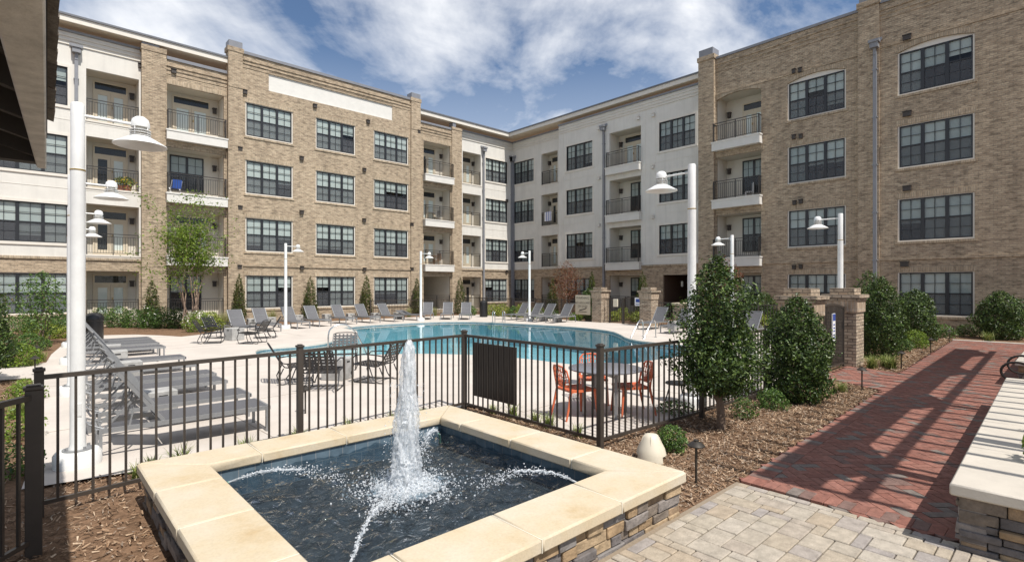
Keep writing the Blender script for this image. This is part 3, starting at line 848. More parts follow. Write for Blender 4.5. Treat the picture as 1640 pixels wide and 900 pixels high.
def balcony(fac, par, s0, s1, lvl, z0, z1, door='french', proj=0.0, arch=0.0, depth=1.2, side='brick', dw=None, lamp=True):
    """recessed loggia: side walls, floor, ceiling, back wall; slab edge, railing, door and lamp as sub-parts"""
    b = MB(); zt = z1 + arch
    nb = -depth
    fac.quad(b, s0, s1, z0, zt, nb, 0)
    for s in (s0, s1):
        b.poly([fac.pt(s, -.14, z0), fac.pt(s, nb, z0), fac.pt(s, nb, zt), fac.pt(s, -.14, zt)], 0)
    b.poly([fac.pt(s0, -.14, zt - .001), fac.pt(s1, -.14, zt - .001), fac.pt(s1, nb, zt - .001), fac.pt(s0, nb, zt - .001)], 1)
    b.poly([fac.pt(s0, -.02, z0 + .004), fac.pt(s1, -.02, z0 + .004), fac.pt(s1, nb, z0 + .004), fac.pt(s0, nb, z0 + .004)], 2)
    bal = b.build('balcony', [M['inwall'], M['inceil'], M['concrete']], par)
    if lvl > 0:
        sb = MB()
        if proj:
            fac.box(sb, s0 - .06, s1 + .12, .003, proj, z0 - .46, z0 - .02); fac.box(sb, s0 - .09, s1 + .15, .003, proj + .03, z0 - .02, z0 + .05)
            sb.build('balcony_slab', M['slabwhite'], bal)
        else:
            fac.box(sb, s0 - .1, s1 + .1, -.03, .03, z0 - .08, z0 - .001)
            sb.build('balcony_slab', M['trim'], bal)
    r = MB()
    if proj and lvl > 0:
        railing(fac, r, s0 - .02, s1 + .06, proj - .05, z0 + .05, z0 + 1.1, returns=.004)
    else:
        railing(fac, r, s0 + .003, s1 - .003, -.06, z0 + .005, z0 + 1.07)
    r.build('railing', M['iron'], bal)
    wdt = s1 - s0
    a, e = dw if dw else (0.16, 0.84)
    if door == 'french':
        glazed_door(fac, bal, s0 + wdt * a, s0 + wdt * e, nb + .003, z0 + .02, z1 - .16)
    elif door == 'window':
        patio_window(fac, bal, s0 + wdt * a, s0 + wdt * e, nb + .003, z0 + .42, z1 - .16)
    if lamp:
        q = MB(); sl_ = s0 + wdt * (0.92 if a + e < 1.02 else 0.07)
        fac.box(q, sl_ - .05, sl_ + .05, nb + .003, nb + .05, z0 + 1.75, z0 + 2.0); fac.box(q, sl_ - .085, sl_ + .085, nb + .05, nb + .2, z0 + 1.72, z0 + 1.98); fac.box(q, sl_ - .11, sl_ + .11, nb + .04, nb + .23, z0 + 1.98, z0 + 2.03)
        q.build('wall_lamp', M['ventm'], bal)
    return bal
def downspout(fac, par, s, ztop, n=0.0):
    b = MB()
    fac.box(b, s - .07, s + .07, n + .02, n + .15, 0.0, ztop - .62)
    fac.box(b, s - .06, s + .06, n + .05, n + .17, ztop - .66, ztop - .35)
    for z in np.arange(1.0, ztop - 1, 2.2):
        fac.box(b, s - .1, s + .1, n + .002, n + .156, z, z + .05)
    d = b.build('downspout', M['spout'], par)
    h = MB()
    fac.box(h, s - .16, s + .16, n + .02, n + .32, ztop - .35, ztop - .12); fac.box(h, s - .21, s + .21, n + .02, n + .37, ztop - .12, ztop); fac.box(h, s - .26, s + .26, n + .004, n + .06, ztop - .02, ztop + .12)
    h.build('conductor_head', M['spout'], d)
def vent(fac, par, px, py, d, L=True, wd=0.22):
    s = SX(px, d) if L else SY(px, d); z = ZW(px, py, d, L)
    b = MB()
    fac.box(b, s - wd / 2, s + wd / 2, .002, .12, z - .11, z + .09); fac.box(b, s - wd / 2 - .02, s + wd / 2 + .02, .002, .16, z + .09, z + .115)
    b.build('vent_hood', M['ventm'], par)
def soldier(fac, par, s0, s1, z):
    b = MB(); fac.box(b, s0 - .12, s1 + .12, -.05, .014, z, z + .24); b.build('brick_lintel', M['soldier'], par)
def cornice(fac, b, s0, s1, zt):
    for i, z in enumerate((zt - .34, zt - .55, zt - .76)):
        fac.box(b, s0, s1, -.05, .05 - i * .012, z, z + .085)
def coping(fac, b, s0, s1, zt, h=0.12):
    fac.box(b, s0, s1, -.5, .07, zt, zt + h)
def arch_fill(fac, b, s0, s1, zs, rise, m=0, band=None):
    """brick spandrels above a segmental arch inside a rectangular hole; the head of the hole is at zs + rise"""
    k = 14; c = (s0 + s1) / 2; hw = (s1 - s0) / 2
    Rr = (hw * hw + rise * rise) / (2 * rise)
    zz = lambda s: zs + rise - Rr + math.sqrt(max(0, Rr * Rr - (s - c) ** 2))
    for i in range(k):
        a = s0 + (s1 - s0) * i / k; e = s0 + (s1 - s0) * (i + 1) / k
        b.poly([fac.pt(a, 0, zz(a)), fac.pt(e, 0, zz(e)), fac.pt(e, 0, zs + rise), fac.pt(a, 0, zs + rise)], m)
        b.poly([fac.pt(a, 0, zz(a)), fac.pt(e, 0, zz(e)), fac.pt(e, -.14, zz(e)), fac.pt(a, -.14, zz(a))], m)
        if band is not None:
            band.hexa([fac.pt(a, -.03, zz(a)), fac.pt(e, -.03, zz(e)), fac.pt(e, .016, zz(e)), fac.pt(a, .016, zz(a)),
                       fac.pt(a, -.03, zz(a) + .23), fac.pt(e, -.03, zz(e) + .23), fac.pt(e, .016, zz(e) + .23), fac.pt(a, .016, zz(a) + .23)])
    return zz

# ------------------------------------------------------------------ left wing (faces -y)
ORG = (9, 33, 0)
LW = thing('apartment_building', 'sunlit tan brick and cream apartment wing with a long blank white sign panel', 'building', ORG)
yA, yB, yC = 33.0, 32.6, 32.35
fA, fB, fC = Fac('L', yA, ORG), Fac('L', yB, ORG), Fac('L', yC, ORG)
sB0 = SX(228, yB); sC0 = SX(365.5, yC); sC1 = SX(672, yC); sD1 = SX(738, yB); sE1 = 30.5
bk, wh, sd, cp, tr = MB(), MB(), MB(), MB(), MB()      # brick, white wall, soldier courses, metal coping, trim bands
# white bay at the far left
balA = (SX(138, yA), SX(222.5, yA))
winA = [(-1.25, 1.39), (-6.6, -4.0)]
hA = []
for k in range(4):
    hA += [who(s0, s1, k, 0, k == 0) for s0, s1 in winA] + [(balA[0], balA[1], BF + k * FLH, BT + k * FLH)]
wall(fA, wh, -9, sB0 + .3, 0, 14.35, hA, 0, zsplit=3.3, m2=1)
for k in range(4):
    for s0, s1 in winA: window(fA, LW, s0, s1, ZS + k * FLH, ZT + k * FLH, trim='brick' if k == 0 else 'white', ground=k == 0)
    balcony(fA, LW, *balA, k, BF + k * FLH, BT + k * FLH, 'french')
# brick bay B
balB = (SX(267.5, yB), SX(358.5, yB))
hB = [(balB[0], balB[1], BF + k * FLH, BT + k * FLH) for k in range(4)]
wall(fB, bk, sB0, sC0, 0, 13.95, hB)
fB.box(bk, sB0 - .04, SX(266, yB), .001, .09, 0, 14.15); fB.box(bk, sB0 - .06, SX(266.5, yB), -.5, .12, 14.15, 14.4)
fB.box(cp, sB0 - .03, SX(255, yB), -.5, .08, 14.4, 14.75)
cornice(fB, bk, SX(266, yB), sC0, 13.95); coping(fB, cp, SX(267, yB), sC0, 13.95, .16)
for k in range(4):
    bo = balcony(fB, LW, *balB, k, BF + k * FLH, BT + k * FLH, ('window', 'french', 'window', 'french')[k], proj=.34, dw=((.12, .68), (.16, .84), (.12, .72), (.16, .84))[k])
    soldier(fB, bo, balB[0], balB[1], BT + k * FLH)
    if k: fB.box(bk, balB[0] - .05, balB[1] + .1, -.05, .05, BF + k * FLH - .7, BF + k * FLH - .461)
# brick centre C
winC = [(SX(395, yC), SX(467.5, yC)), (SX(507.3, yC), SX(567.6, yC)), (SX(600, yC), SX(652.8, yC))]
hC = [who(a, e, k) for a, e in winC for k in range(4)]
panel = (SX(430.5, yC), SX(628.5, yC), 13.5, 14.62)
wall(fC, bk, sC0, sC1, 0, 15.25, hC + [panel], reveal=.14)
for k in range(4):
    for a, e in winC:
        wo_ = window(fC, LW, a, e, ZS + k * FLH, ZT + k * FLH, ground=k == 0)
        soldier(fC, wo_, a, e, ZT + k * FLH + .032)
p0, p1 = SX(388, yC), SX(657.5, yC)
for a, e in ((sC0 - .02, p0), (p1, sC1 + .02)):
    fC.box(bk, a, e, .001, .1, 0, 15.2); fC.box(bk, a - .05, e + .05, -.5, .15, 15.2, 15.45); fC.box(cp, a + .02, e - .02, -.5, .12, 15.45, 15.8)
    fC.box(bk, a + .01, e - .01, .1, .125, 13.2, 15.19)
cornice(fC, bk, p0, p1, 15.25); coping(fC, cp, p0 + .05, p1 - .05, 15.25, .16)
for a, e in ((p0, p1),): fC.box(bk, a, e, -.05, .06, 3.16, 3.28)
q = MB(); fC.quad(q, *panel, -.05)
fC.box(q, panel[0], panel[1], -.05, -.0, panel[2], panel[2] + .02)
q.build('blank_sign_panel', M['slabwhite'], LW)
# brick bay D and white bay E
balD = (SX(678.5, yB), SX(721.5, yB))
hD = [(balD[0], balD[1], BF + k * FLH, BT + k * FLH) for k in range(4)]
wall(fB, bk, sC1, sD1, 0, 13.95, hD)
fB.box(bk, SX(723, yB), sD1 + .04, .001, .09, 0, 14.0); fB.box(bk, SX(722.5, yB), sD1 + .06, -.5, .12, 14.0, 14.2); fB.box(cp, SX(724, yB), SX(729, yB), -.4, .1, 14.2, 14.55)
cornice(fB, bk, sC1, SX(723, yB), 13.95); coping(fB, cp, sC1, SX(722, yB), 13.95, .14)
for k in range(4):
    bo = balcony(fB, LW, *balD, k, BF + k * FLH, BT + k * FLH, 'french' if k else 'none', proj=.34, dw=(.1, .72), depth=1.1 if k else 4.0, lamp=k > 0)
    soldier(fB, bo, balD[0], balD[1], BT + k * FLH)
    if k: fB.box(bk, balD[0] - .05, balD[1] + .1, -.05, .05, BF + k * FLH - .7, BF + k * FLH - .461)
balE = (SX(741, yA), SX(770, yA)); winE = (SX(777.5, yA), SX(812, yA))
hE = []
for k in range(4): hE += [(balE[0], balE[1], BF + k * FLH, BT + k * FLH), who(*winE, k, 0, k == 0)]
wh.build('cream_wall', [M['white'], M['brick']], LW); wh = MB()
wall(fA, wh, sD1 - .2, sE1 + .02, 0, 14.35, hE, 0, zsplit=3.3, m2=1)
for k in range(4):
    balcony(fA, LW, *balE, k, BF + k * FLH, BT + k * FLH, 'french', depth=.95)
    window(fA, LW, winE[0], winE[1], ZS + k * FLH, ZT + k * FLH, trim='brick' if k == 0 else 'white', ground=k == 0)
for s0, s1 in ((-9, sB0), (sD1, sE1)):
    tr, sd = MB(), MB()
    for z in (13.62, 13.8, 14.0): fA.box(tr, s0, s1, -.02, .05, z, z + .06)
    for k in (1, 2, 3):
        fA.box(tr, s0, s1, -.02, .012, k * FLH + .1, k * FLH + .115)
    fA.box(sd, s0, s1, -.02, .06, 3.3, 3.42)
    fA.box(cp, s0, s1, -.3, .1, 14.22, 14.33)
    tr.build('wall_trim', M['trim'], LW); sd.build('brick_ledge', M['soldier'], LW)
downspout(fA, LW, SX(122, yA), 13.6); downspout(fA, LW, SX(773.5, yA), 13.3); downspout(fA, LW, sE1 - .16, 13.0)
for q in ((392, 148), (504, 170.5), (589, 195.5), (384, 239), (482.7, 254), (583, 272.5), (384, 333), (482.7, 340.5), (582.7, 353), (659, 360), (383, 427.5), (483, 429), (583, 431.5), (659, 431), (670, 211.5)): vent(fC, LW, *q, yC)
vent(fB, LW, 278, 115, yB); vent(fA, LW, 224, 106, yA, wd=.14); vent(fA, LW, 811, 322, yA); vent(fA, LW, 811, 435, yA)
bk.build('brick_wall', [M['brick']], LW); wh.build('cream_wall', [M['white'], M['brick']], LW); cp.build('parapet_coping', M['cap'], LW)
b = MB(); e0 = 29.62
b.hexa([fA.pt(-9, .5, 14.55), fA.pt(e0 + .45, .5, 14.55), fA.pt(e0 + 4, -3, 14.75), fA.pt(-9, -3, 14.75), fA.pt(-9, .5, 14.72), fA.pt(e0 + .45, .5, 14.72), fA.pt(e0 + 4, -3, 14.9), fA.pt(-9, -3, 14.9)][::1])
sf = b.build('eave_soffit', M['soffit'], LW)
b = MB(); fA.box(b, -9, e0 + .43, .503, .56, 14.53, 14.798); b.build('fascia_board', M['trim'], LW)
b = MB()
fA.box(b, -9, e0 + .4, .47, .62, 14.80, 14.86)
b.hexa([fA.pt(-9, .6, 14.861), fA.pt(e0 + .35, .6, 14.861), fA.pt(e0 + 4, -10, 17.5), fA.pt(-9, -10, 17.5), fA.pt(-9, .6, 14.9), fA.pt(e0 + .35, .6, 14.9), fA.pt(e0 + 4, -10, 17.55), fA.pt(-9, -10, 17.55)])
b.build('roof', M['roof'], LW)

# ------------------------------------------------------------------ right wing (faces -x)
ORG = (29, 15, 0)
RW = thing('apartment_building', 'shaded cream and tan brick apartment wing with arched top floor windows', 'building', ORG)
xF, xG, xH, xI = 30.5, 29.85, 29.1, 28.95
gF, gG, gH, gI = Fac('R', xF, ORG), Fac('R', xG, ORG), Fac('R', xH, ORG), Fac('R', xI, ORG)
bk, wh, sd, cp, tr = MB(), MB(), MB(), MB(), MB()
sF0, sF1 = 33.0, SY(895, xG)
def rw(px0, px1, X): return (SY(px1, X), SY(px0, X))
winF, balF = rw(823.5, 855, xF), rw(867, 893, xF)
balF = (max(balF[0], sF1 + .12), balF[1])
hF = []
for k in range(4): hF += [who(*winF, k, 0, k == 0), (*balF, BF + k * FLH, BT + k * FLH)]
wall(gF, wh, sF1, sF0, 0, 14.35, hF, 0, zsplit=3.3, m2=1)
for k in range(4):
    window(gF, RW, *winF, ZS + k * FLH, ZT + k * FLH, trim='brick' if k == 0 else 'white', ground=True)
    balcony(gF, RW, *balF, k, BF + k * FLH, BT + k * FLH, 'french', depth=.95)
sG0, sG1 = SY(1121.5, xG), sF1
winG, balG, winG2 = rw(907.5, 949, xG), rw(976, 1026.5, xG), rw(1056, 1113.5, xG)
hG = []
for k in range(4):
    hG += [who(*winG, k, 0, k == 0), (*balG, BF + k * FLH, BT + k * FLH)]
    hG += [(*winG2, ZS + k * FLH, ZT + k * FLH)] if k else []
pas = rw(1062, 1118, xG)
hG += [(*pas, 0.0, 2.75)]
wh.build('cream_wall', [M['white'], M['brick']], RW); wh = MB()
wall(gG, wh, sG0, sG1, 0, 14.35, hG, 0, zsplit=3.3, m2=1, thick=.7)
for k in range(4):
    window(gG, RW, *winG, ZS + k * FLH, ZT + k * FLH, trim='brick' if k == 0 else 'white', ground=True)
    if k: window(gG, RW, *winG2, ZS + k * FLH, ZT + k * FLH, trim='white')
    balcony(gG, RW, *balG, k, BF + k * FLH, BT + k * FLH, 'french' if k == 3 else 'window', proj=.34, dw=(.18, .82) if k == 3 else (.1, .62))
b = MB()
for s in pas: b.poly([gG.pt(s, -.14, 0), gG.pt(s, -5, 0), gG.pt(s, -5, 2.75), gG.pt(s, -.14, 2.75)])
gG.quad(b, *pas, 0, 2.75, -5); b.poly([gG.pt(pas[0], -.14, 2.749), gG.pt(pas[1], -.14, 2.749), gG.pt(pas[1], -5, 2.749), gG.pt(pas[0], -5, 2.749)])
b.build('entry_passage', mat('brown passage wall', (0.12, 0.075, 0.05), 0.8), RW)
b = MB(); gG.box(b, (pas[0] + pas[1]) / 2 + .5, (pas[0] + pas[1]) / 2 + .62, -1.3, -1.2, 2.0, 2.35)
b.build('passage_lamp', M['bulb'], RW)
for g_, s0, s1 in ((gF, sF1, sF0), (gG, sG0, sG1)):
    tr, sd = MB(), MB()
    for z in (13.62, 13.8, 14.0): g_.box(tr, s0, s1, -.02, .05, z, z + .06)
    for k in (1, 2, 3): g_.box(tr, s0, s1, -.02, .012, k * FLH + .1, k * FLH + .115)
    g_.box(sd, s0, s1, -.02, .06, 3.3, 3.42); g_.box(cp, s0, s1, -.3, .1, 14.22, 14.33)
    if g_ is gG:
        for px in (902, 958, 972, 1034, 1050): # vertical panel joints
            s = SY(px, xG); gG.box(tr, s - .008, s + .008, -.02, .01, 3.43, 13.6)
    tr.build('wall_trim', M['trim'], RW); sd.build('brick_ledge', M['soldier'], RW)
downspout(gG, RW, SY(968, xG), 13.3); downspout(gF, RW, sF0 - .2, 13.0)
for q in ((1023, 190), (1047, 185), (1046, 268), (1046, 348), (960, 206), (960, 286), (960, 361)): 
    s = SY(q[0], xG); z = ZW(*q, xG, False); b = MB(); gG.box(b, s - .1, s + .1, .002, .14, z - .09, z + .09); gG.box(b, s - .12, s + .12, .002, .18, z + .09, z + .12); b.build('vent_hood', M['slabwhite'], RW)
# brick H
sH0, sH1 = SY(1405, xH), SY(1122, xH)
balH, winH = rw(1147.5, 1219, xH), rw(1263, 1352.5, xH)
RISE = .22
hH = []
for k in range(4):
    up = RISE if k == 3 else 0
    hH += [who(*winH, k, up), (*balH, BF + k * FLH, BT + k * FLH + up)]
wall(gH, bk, sH0, sH1, 0, 15.05, hH)
for h_ in ((winH[0] - TG, winH[1] + TG, ZT + .03), (*balH, BT)):
    q = MB(); arch_fill(gH, bk, h_[0], h_[1], h_[2] + 3 * FLH, RISE, 0, q); q.build('brick_arch', M['soldier'], RW)
for k in range(4):
    wo_ = window(gH, RW, *winH, ZS + k * FLH, ZT + k * FLH, ground=k < 2)
    bo = balcony(gH, RW, *balH, k, BF + k * FLH, BT + k * FLH, 'french' if k == 3 else 'window', proj=.36, arch=RISE if k == 3 else 0, dw=(.1, .62), depth=1.3)
    if k < 3: soldier(gH, wo_, *winH, ZT + k * FLH + .032); soldier(gH, bo, *balH, BT + k * FLH)
    else:
        b = MB(); gH.quad(b, winH[0] - TG, winH[1] + TG, ZT + 3 * FLH + .031, ZT + 3 * FLH + RISE + .03, -.08); b.build('arch_board', M['trim'], wo_)   # closes the arch head
    if k: gH.box(bk, balH[0] - .05, balH[1] + .1, -.05, .05, BF + k * FLH - .7, BF + k * FLH - .461)
# brick I
sI0, sI1 = -9.0, SY(1400, xI)
winI = [rw(1440, 1558, xI), (-4.2, -1.7)]
hI = []
for k in range(4):
    hI += [who(a, e, k, RISE if k == 3 else 0) for a, e in winI]
wall(gI, bk, sI0, sI1, 0, 15.05, hI)
for a, e in winI:
    q = MB(); arch_fill(gI, bk, a - TG, e + TG, ZT + .03 + 3 * FLH, RISE, 0, q); q.build('brick_arch', M['soldier'], RW)
    for k in range(4):
        wo_ = window(gI, RW, a, e, ZS + k * FLH, ZT + k * FLH, ground=k < 2)
        if k < 3: soldier(gI, wo_, a, e, ZT + k * FLH + .032)
        else:
            b = MB(); gI.quad(b, a - TG, e + TG, ZT + 3 * FLH + .031, ZT + 3 * FLH + RISE + .03, -.08); b.build('arch_board', M['trim'], wo_)
# pilasters
pl = [(SY(1146, xH), sH1 + .03), (SY(1410, xH), SY(1376, xH))]
for a, e in pl:
    gH.box(bk, a, e, .001, .22, 0, 15.1); gH.box(bk, a - .05, e + .05, -.5, .28, 15.1, 15.35); gH.box(cp, a + .05, e - .05, -.5, .24, 15.35, 15.75)
cornice(gH, bk, pl[1][1], pl[0][0], 15.05); coping(gH, cp, pl[1][1] + .03, pl[0][0] - .03, 15.05, .13)
cornice(gI, bk, sI0, pl[1][0], 15.05); coping(gI, cp, sI0, pl[1][0] - .03, 15.05, .13)
gH.box(bk, pl[1][1], pl[0][0], -.05, .05, 3.2, 3.3); gI.box(bk, sI0, pl[1][0], -.05, .05, 3.2, 3.3)
gH.box(bk, pl[1][1], pl[0][0], -.05, .035, 12.98, 13.06); gI.box(bk, sI0, pl[1][0], -.05, .035, 12.98, 13.06)
downspout(gH, RW, SY(1402, xH - .22), 13.35, n=.22)
for q in ((1272, 115), (1282, 113), (1272, 220), (1283, 219), (1273, 325), (1283, 323), (1272, 428), (1283, 427)): vent(gH, RW, *q, xH, L=False, wd=.16)
for q in ((1453, 61), (1453, 183), (1453, 302), (1449, 423)): vent(gI, RW, *q, xI, L=False, wd=.3)
bk.build('brick_wall', [M['brick']], RW); wh.build('cream_wall', [M['white'], M['brick']], RW); cp.build('parapet_coping', M['cap'], RW)
b = MB(); ex = 29.65
gZ = Fac('R', xF, ORG)
e1 = 32.5
b.hexa([gZ.pt(sH1 - .3, xF - ex, 14.56), gZ.pt(e1 - .02, xF - ex, 14.56), gZ.pt(e1 + 3.5, -3, 14.76), gZ.pt(sH1 - .3, -3, 14.76), gZ.pt(sH1 - .3, xF - ex, 14.72), gZ.pt(e1 - .02, xF - ex, 14.72), gZ.pt(e1 + 3.5, -3, 14.905), gZ.pt(sH1 - .3, -3, 14.905)])
b.build('eave_soffit', M['soffit'], RW)
b = MB(); gZ.box(b, sH1 - .3, e1 - .06, xF - ex + .003, xF - ex + .06, 14.53, 14.798); b.build('fascia_board', M['trim'], RW)
b = MB()
gZ.box(b, sH1 - .3, e1 - .12, xF - ex - .03, xF - ex + .12, 14.80, 14.861)
b.hexa([gZ.pt(sH1 - .3, xF - ex + .1, 14.862), gZ.pt(e1 - .1, xF - ex + .1, 14.862), gZ.pt(e1 + 3.5, -10, 17.5), gZ.pt(sH1 - .3, -10, 17.5), gZ.pt(sH1 - .3, xF - ex + .1, 14.9), gZ.pt(e1 - .1, xF - ex + .1, 14.9), gZ.pt(e1 + 3.5, -10, 17.55), gZ.pt(sH1 - .3, -10, 17.55)])
b.build('roof', M['roof'], RW)

# ================================================================== FOUNTAIN
def ledge(b, p, q, z0, z1, nrm, seed, deep=0.16):
    """dry-laid ledge stones on the line p-q, faces towards nrm"""
    r = random.Random(seed)
    p = Vector((p[0], p[1], 0)); q = Vector((q[0], q[1], 0)); L = (q - p).length; d = (q - p) / L; nv = Vector((nrm[0], nrm[1], 0))
    z = z0
    while z < z1 - 0.015:
        h = min(r.choice((0.045, 0.06, 0.075, 0.09)), z1 - z)
        if z1 - z - h < 0.03: h = z1 - z
        t = -0.0
        while t < L - 0.01:
            l = min(r.uniform(0.1, 0.36), L - t)
            if L - t - l < 0.07: l = L - t
            o = r.uniform(-0.02, 0.022); g = 0.003
            hh = h - r.uniform(0.002, 0.007)
            a = p + d * (t + g); c = p + d * (t + l - g)
            pts = []
            for zz in (z + 0.002, z + hh):
                for v, e in ((a, o), (c, o + r.uniform(-.006, .006))):
                    pts.append((v + nv * (e + r.uniform(-.004, .004)), zz))
            A0, C0, A1, C1 = pts
            bk_ = lambda v: v - nv * deep
            P8 = [(A0[0], A0[1]), (C0[0], C0[1]), (bk_(c), C0[1]), (bk_(a), A0[1]), (A1[0], A1[1]), (C1[0], C1[1]), (bk_(c), C1[1]), (bk_(a), A1[1])]
            P8 = [(v.x, v.y, zz) for v, zz in P8]
            if d.cross(-nv).z < 0:
                P8 = [P8[1], P8[0], P8[3], P8[2], P8[5], P8[4], P8[7], P8[6]]
            b.hexa(P8)
            t += l
        z += h
FX0, FX1, FY0, FY1 = 0.74, 4.30, 2.37, 5.95         # outer edge of the coping
IX0, IX1, IY0, IY1 = 1.22, 3.86, 2.86, 5.50         # inner edge
HT, HB = 0.36, 0.262
FO = (2.54, 4.18, 0)
FT = thing('fountain', 'square stone fountain with cream limestone coping and a bubbling water column', 'fountain', FO)
ov = 0.05
b = MB()
ledge(b, (FX0 + ov, FY0 + ov), (FX1 - ov, FY0 + ov), -0.05, HB, (0, -1), 1)
ledge(b, (FX1 - ov, FY0 + ov), (FX1 - ov, FY1 - ov), -0.05, HB, (1, 0), 2)
ledge(b, (FX1 - ov, FY1 - ov), (FX0 + ov, FY1 - ov), -0.05, HB, (0, 1), 3)
ledge(b, (FX0 + ov, FY1 - ov), (FX0 + ov, FY0 + ov), -0.05, HB, (-1, 0), 4)
b.build('stone_wall', M['ledge'], FT, bevel=0.006, off=FO)
b = MB()
for (x0, x1, y0, y1) in ((FX0 + .08, FX1 - .08, FY0 + .08, IY0 - .013), (FX0 + .08, FX1 - .08, IY1 + .013, FY1 - .08), (FX0 + .08, IX0 - .013, IY0 - .013, IY1 + .013), (IX1 + .013, FX1 - .08, IY0 - .013, IY1 + .013)):
    b.box(x0, x1, y0, y1, -0.4, HB - .001)
b.build('wall_core', M['mortar'], FT, off=FO)
b = MB(); t = 0.012
for (x0, x1, y0, y1) in ((IX0 - t, IX1 + t, IY0 - t, IY0), (IX0 - t, IX1 + t, IY1, IY1 + t), (IX0 - t, IX0, IY0, IY1), (IX1, IX1 + t, IY0, IY1)):
    b.box(x0, x1, y0, y1, -0.35, HB - .002)
b.build('tile_band', M['tile'], FT, off=FO)
b = MB(); b.box(IX0 - .012, IX1 + .012, IY0 - .012, IY1 + .012, -0.2, -0.012)
b.build('basin_floor', M['darkpebble'], FT, off=FO)
# coping: mitred corners, each side in three slabs with pale joints
b = MB(); jn = MB()
oc = [(FX0, FY0), (FX1, FY0), (FX1, FY1), (FX0, FY1)]; ic = [(IX0 + .03, IY0 + .03), (IX1 - .03, IY0 + .03), (IX1 - .03, IY1 - .03), (IX0 + .03, IY1 - .03)]
for k in range(4):
    A, B_, C_, D_ = oc[k], oc[(k + 1) % 4], ic[(k + 1) % 4], ic[k]
    L = FX1 - FX0
    dx_, dy_ = (B_[0] - A[0]) / L, (B_[1] - A[1]) / L
    w_ = math.hypot(D_[0] - A[0], D_[1] - A[1]) / math.sqrt(2)
    nx, ny = -dy_, dx_
    cuts = [0.0, 0.92, 1.78, 2.66, L] if k % 2 else [0.0, 0.9, 1.72, 2.6, L]
    for i in range(4):
        a, e = cuts[i] + (.003 if i else 0), cuts[i + 1] - (.003 if i < 3 else 0)
        ai = max(a, w_ + .002) if i == 0 else a; ei = min(e, L - w_ - .002) if i == 3 else e
        pt = lambda s, n_: (A[0] + dx_ * s + nx * n_, A[1] + dy_ * s + ny * n_)
        q = [pt(a + (.002 if i == 0 else 0), 0), pt(e - (.002 if i == 3 else 0), 0), pt(ei, w_), pt(ai, w_)]
        b.hexa([(x, y, HB) for x, y in q] + [(x, y, HT) for x, y in q])
    for c in cuts[1:4]:
        p1, p2 = pt(c, .006), pt(c, w_ - .006)
        jn.bar((p1[0], p1[1], (HT + HB) / 2 - .002), (p2[0], p2[1], (HT + HB) / 2 - .002), .0056, HT - HB - .008)
b.build('coping', M['coping'], FT, bevel=0.014, off=FO, smooth=True)
jn.build('grout', M['joint'], FT, off=FO)
# water: a real wave surface
g = 110
xs = np.linspace(IX0, IX1, g); ys = np.linspace(IY0, IY1, g)
X, Y = np.meshgrid(xs, ys, indexing='ij')
jx, jy = FO[0], FO[1]
rr = np.hypot(X - jx, Y - jy)
Z = 0.012 * np.sin(rr * 26) * np.exp(-rr * 1.1)
for i in range(42):
    a = rng.uniform(0, 2 * np.pi); k = rng.uniform(10, 60)
    Z += 0.085 / k * np.sin(k * (X * np.cos(a) + Y * np.sin(a)) + rng.uniform(0, 6.28) + 1.4 * np.sin(3 * X + i) * np.cos(2.3 * Y + i * 1.7))
Z = 0.17 + Z
v = np.stack([X - FO[0], Y - FO[1], Z], -1).reshape(-1, 3)
idx = np.arange(g * g).reshape(g, g)
f = np.stack([idx[:-1, :-1], idx[1:, :-1], idx[1:, 1:], idx[:-1, 1:]], -1).reshape(-1, 4)
me = bpy.data.meshes.new('water'); me.from_pydata(v.tolist(), [], f.tolist()); me.materials.append(M['fwater'])
me.polygons.foreach_set('use_smooth', [True] * len(me.polygons))
o = bpy.data.objects.new('water', me); COL.objects.link(o); o.parent = FT
# central column: ragged aerated jet
def jet(name, prof, n, amp, seed, parent):
    b = MB(); r = np.random.default_rng(seed)
    ph = r.uniform(0, 6.28, (6, 2))
    for i, (z, rad, ox, oy) in enumerate(prof):
        for j in range(n):
            a = 2 * math.pi * j / n
            w_ = sum(math.sin(a * (k + 2) + z * (5 + 5 * k) + ph[k, 0]) / (k + 1.4) for k in range(6))
            q = rad * (1 + amp * w_ + r.normal(0, .07))
            b.v.append((ox + q * math.cos(a), oy + q * math.sin(a), z + r.normal(0, .004)))
    k = len(prof)
    for i in range(k - 1):
        for j in range(n):
            j2 = (j + 1) % n
            b.f.append((i * n + j, i * n + j2, (i + 1) * n + j2, (i + 1) * n + j)); b.mi.append(0)
    b.f.append(tuple((k - 1) * n + j for j in range(n))); b.mi.append(0)
    return b.build(name, M['foam'], parent, smooth=True)
pr = []
for i in range(70):
    t = i / 69
    rad = (0.09 * (1 - t) ** 0.75 + 0.043) * (1 + .06 * math.sin(t * 17)) if t < .965 else 0.043 * (1 - (t - .965) / .035 * .6)
    if t < .06: rad *= 1 + (.06 - t) * 5
    pr.append((0.15 + 1.36 * t, rad, .035 * t * t - .015 * t, -.02 * t))
jet('water_column', pr, 40, .13, 4, FT)
pr = [(0.15 + 1.33 * i / 49, (0.06 * (1 - i / 49) ** .8 + .025), .03 * (i / 49) ** 2, -.02 * i / 49) for i in range(50)]
jet('water_core', pr, 24, .2, 9, FT)
b = MB(); rf = np.random.default_rng(17)                 # churned foam round the foot of the column
nr_, na_ = 16, 72
fz = lambda rad: .178 + .05 * math.exp(-((rad - .12) / .07) ** 2)
lob = [1 + sum(math.sin(k * 2 * math.pi * j / na_ + k * k) / (k + 1) for k in range(2, 9)) * .22 for j in range(na_)]
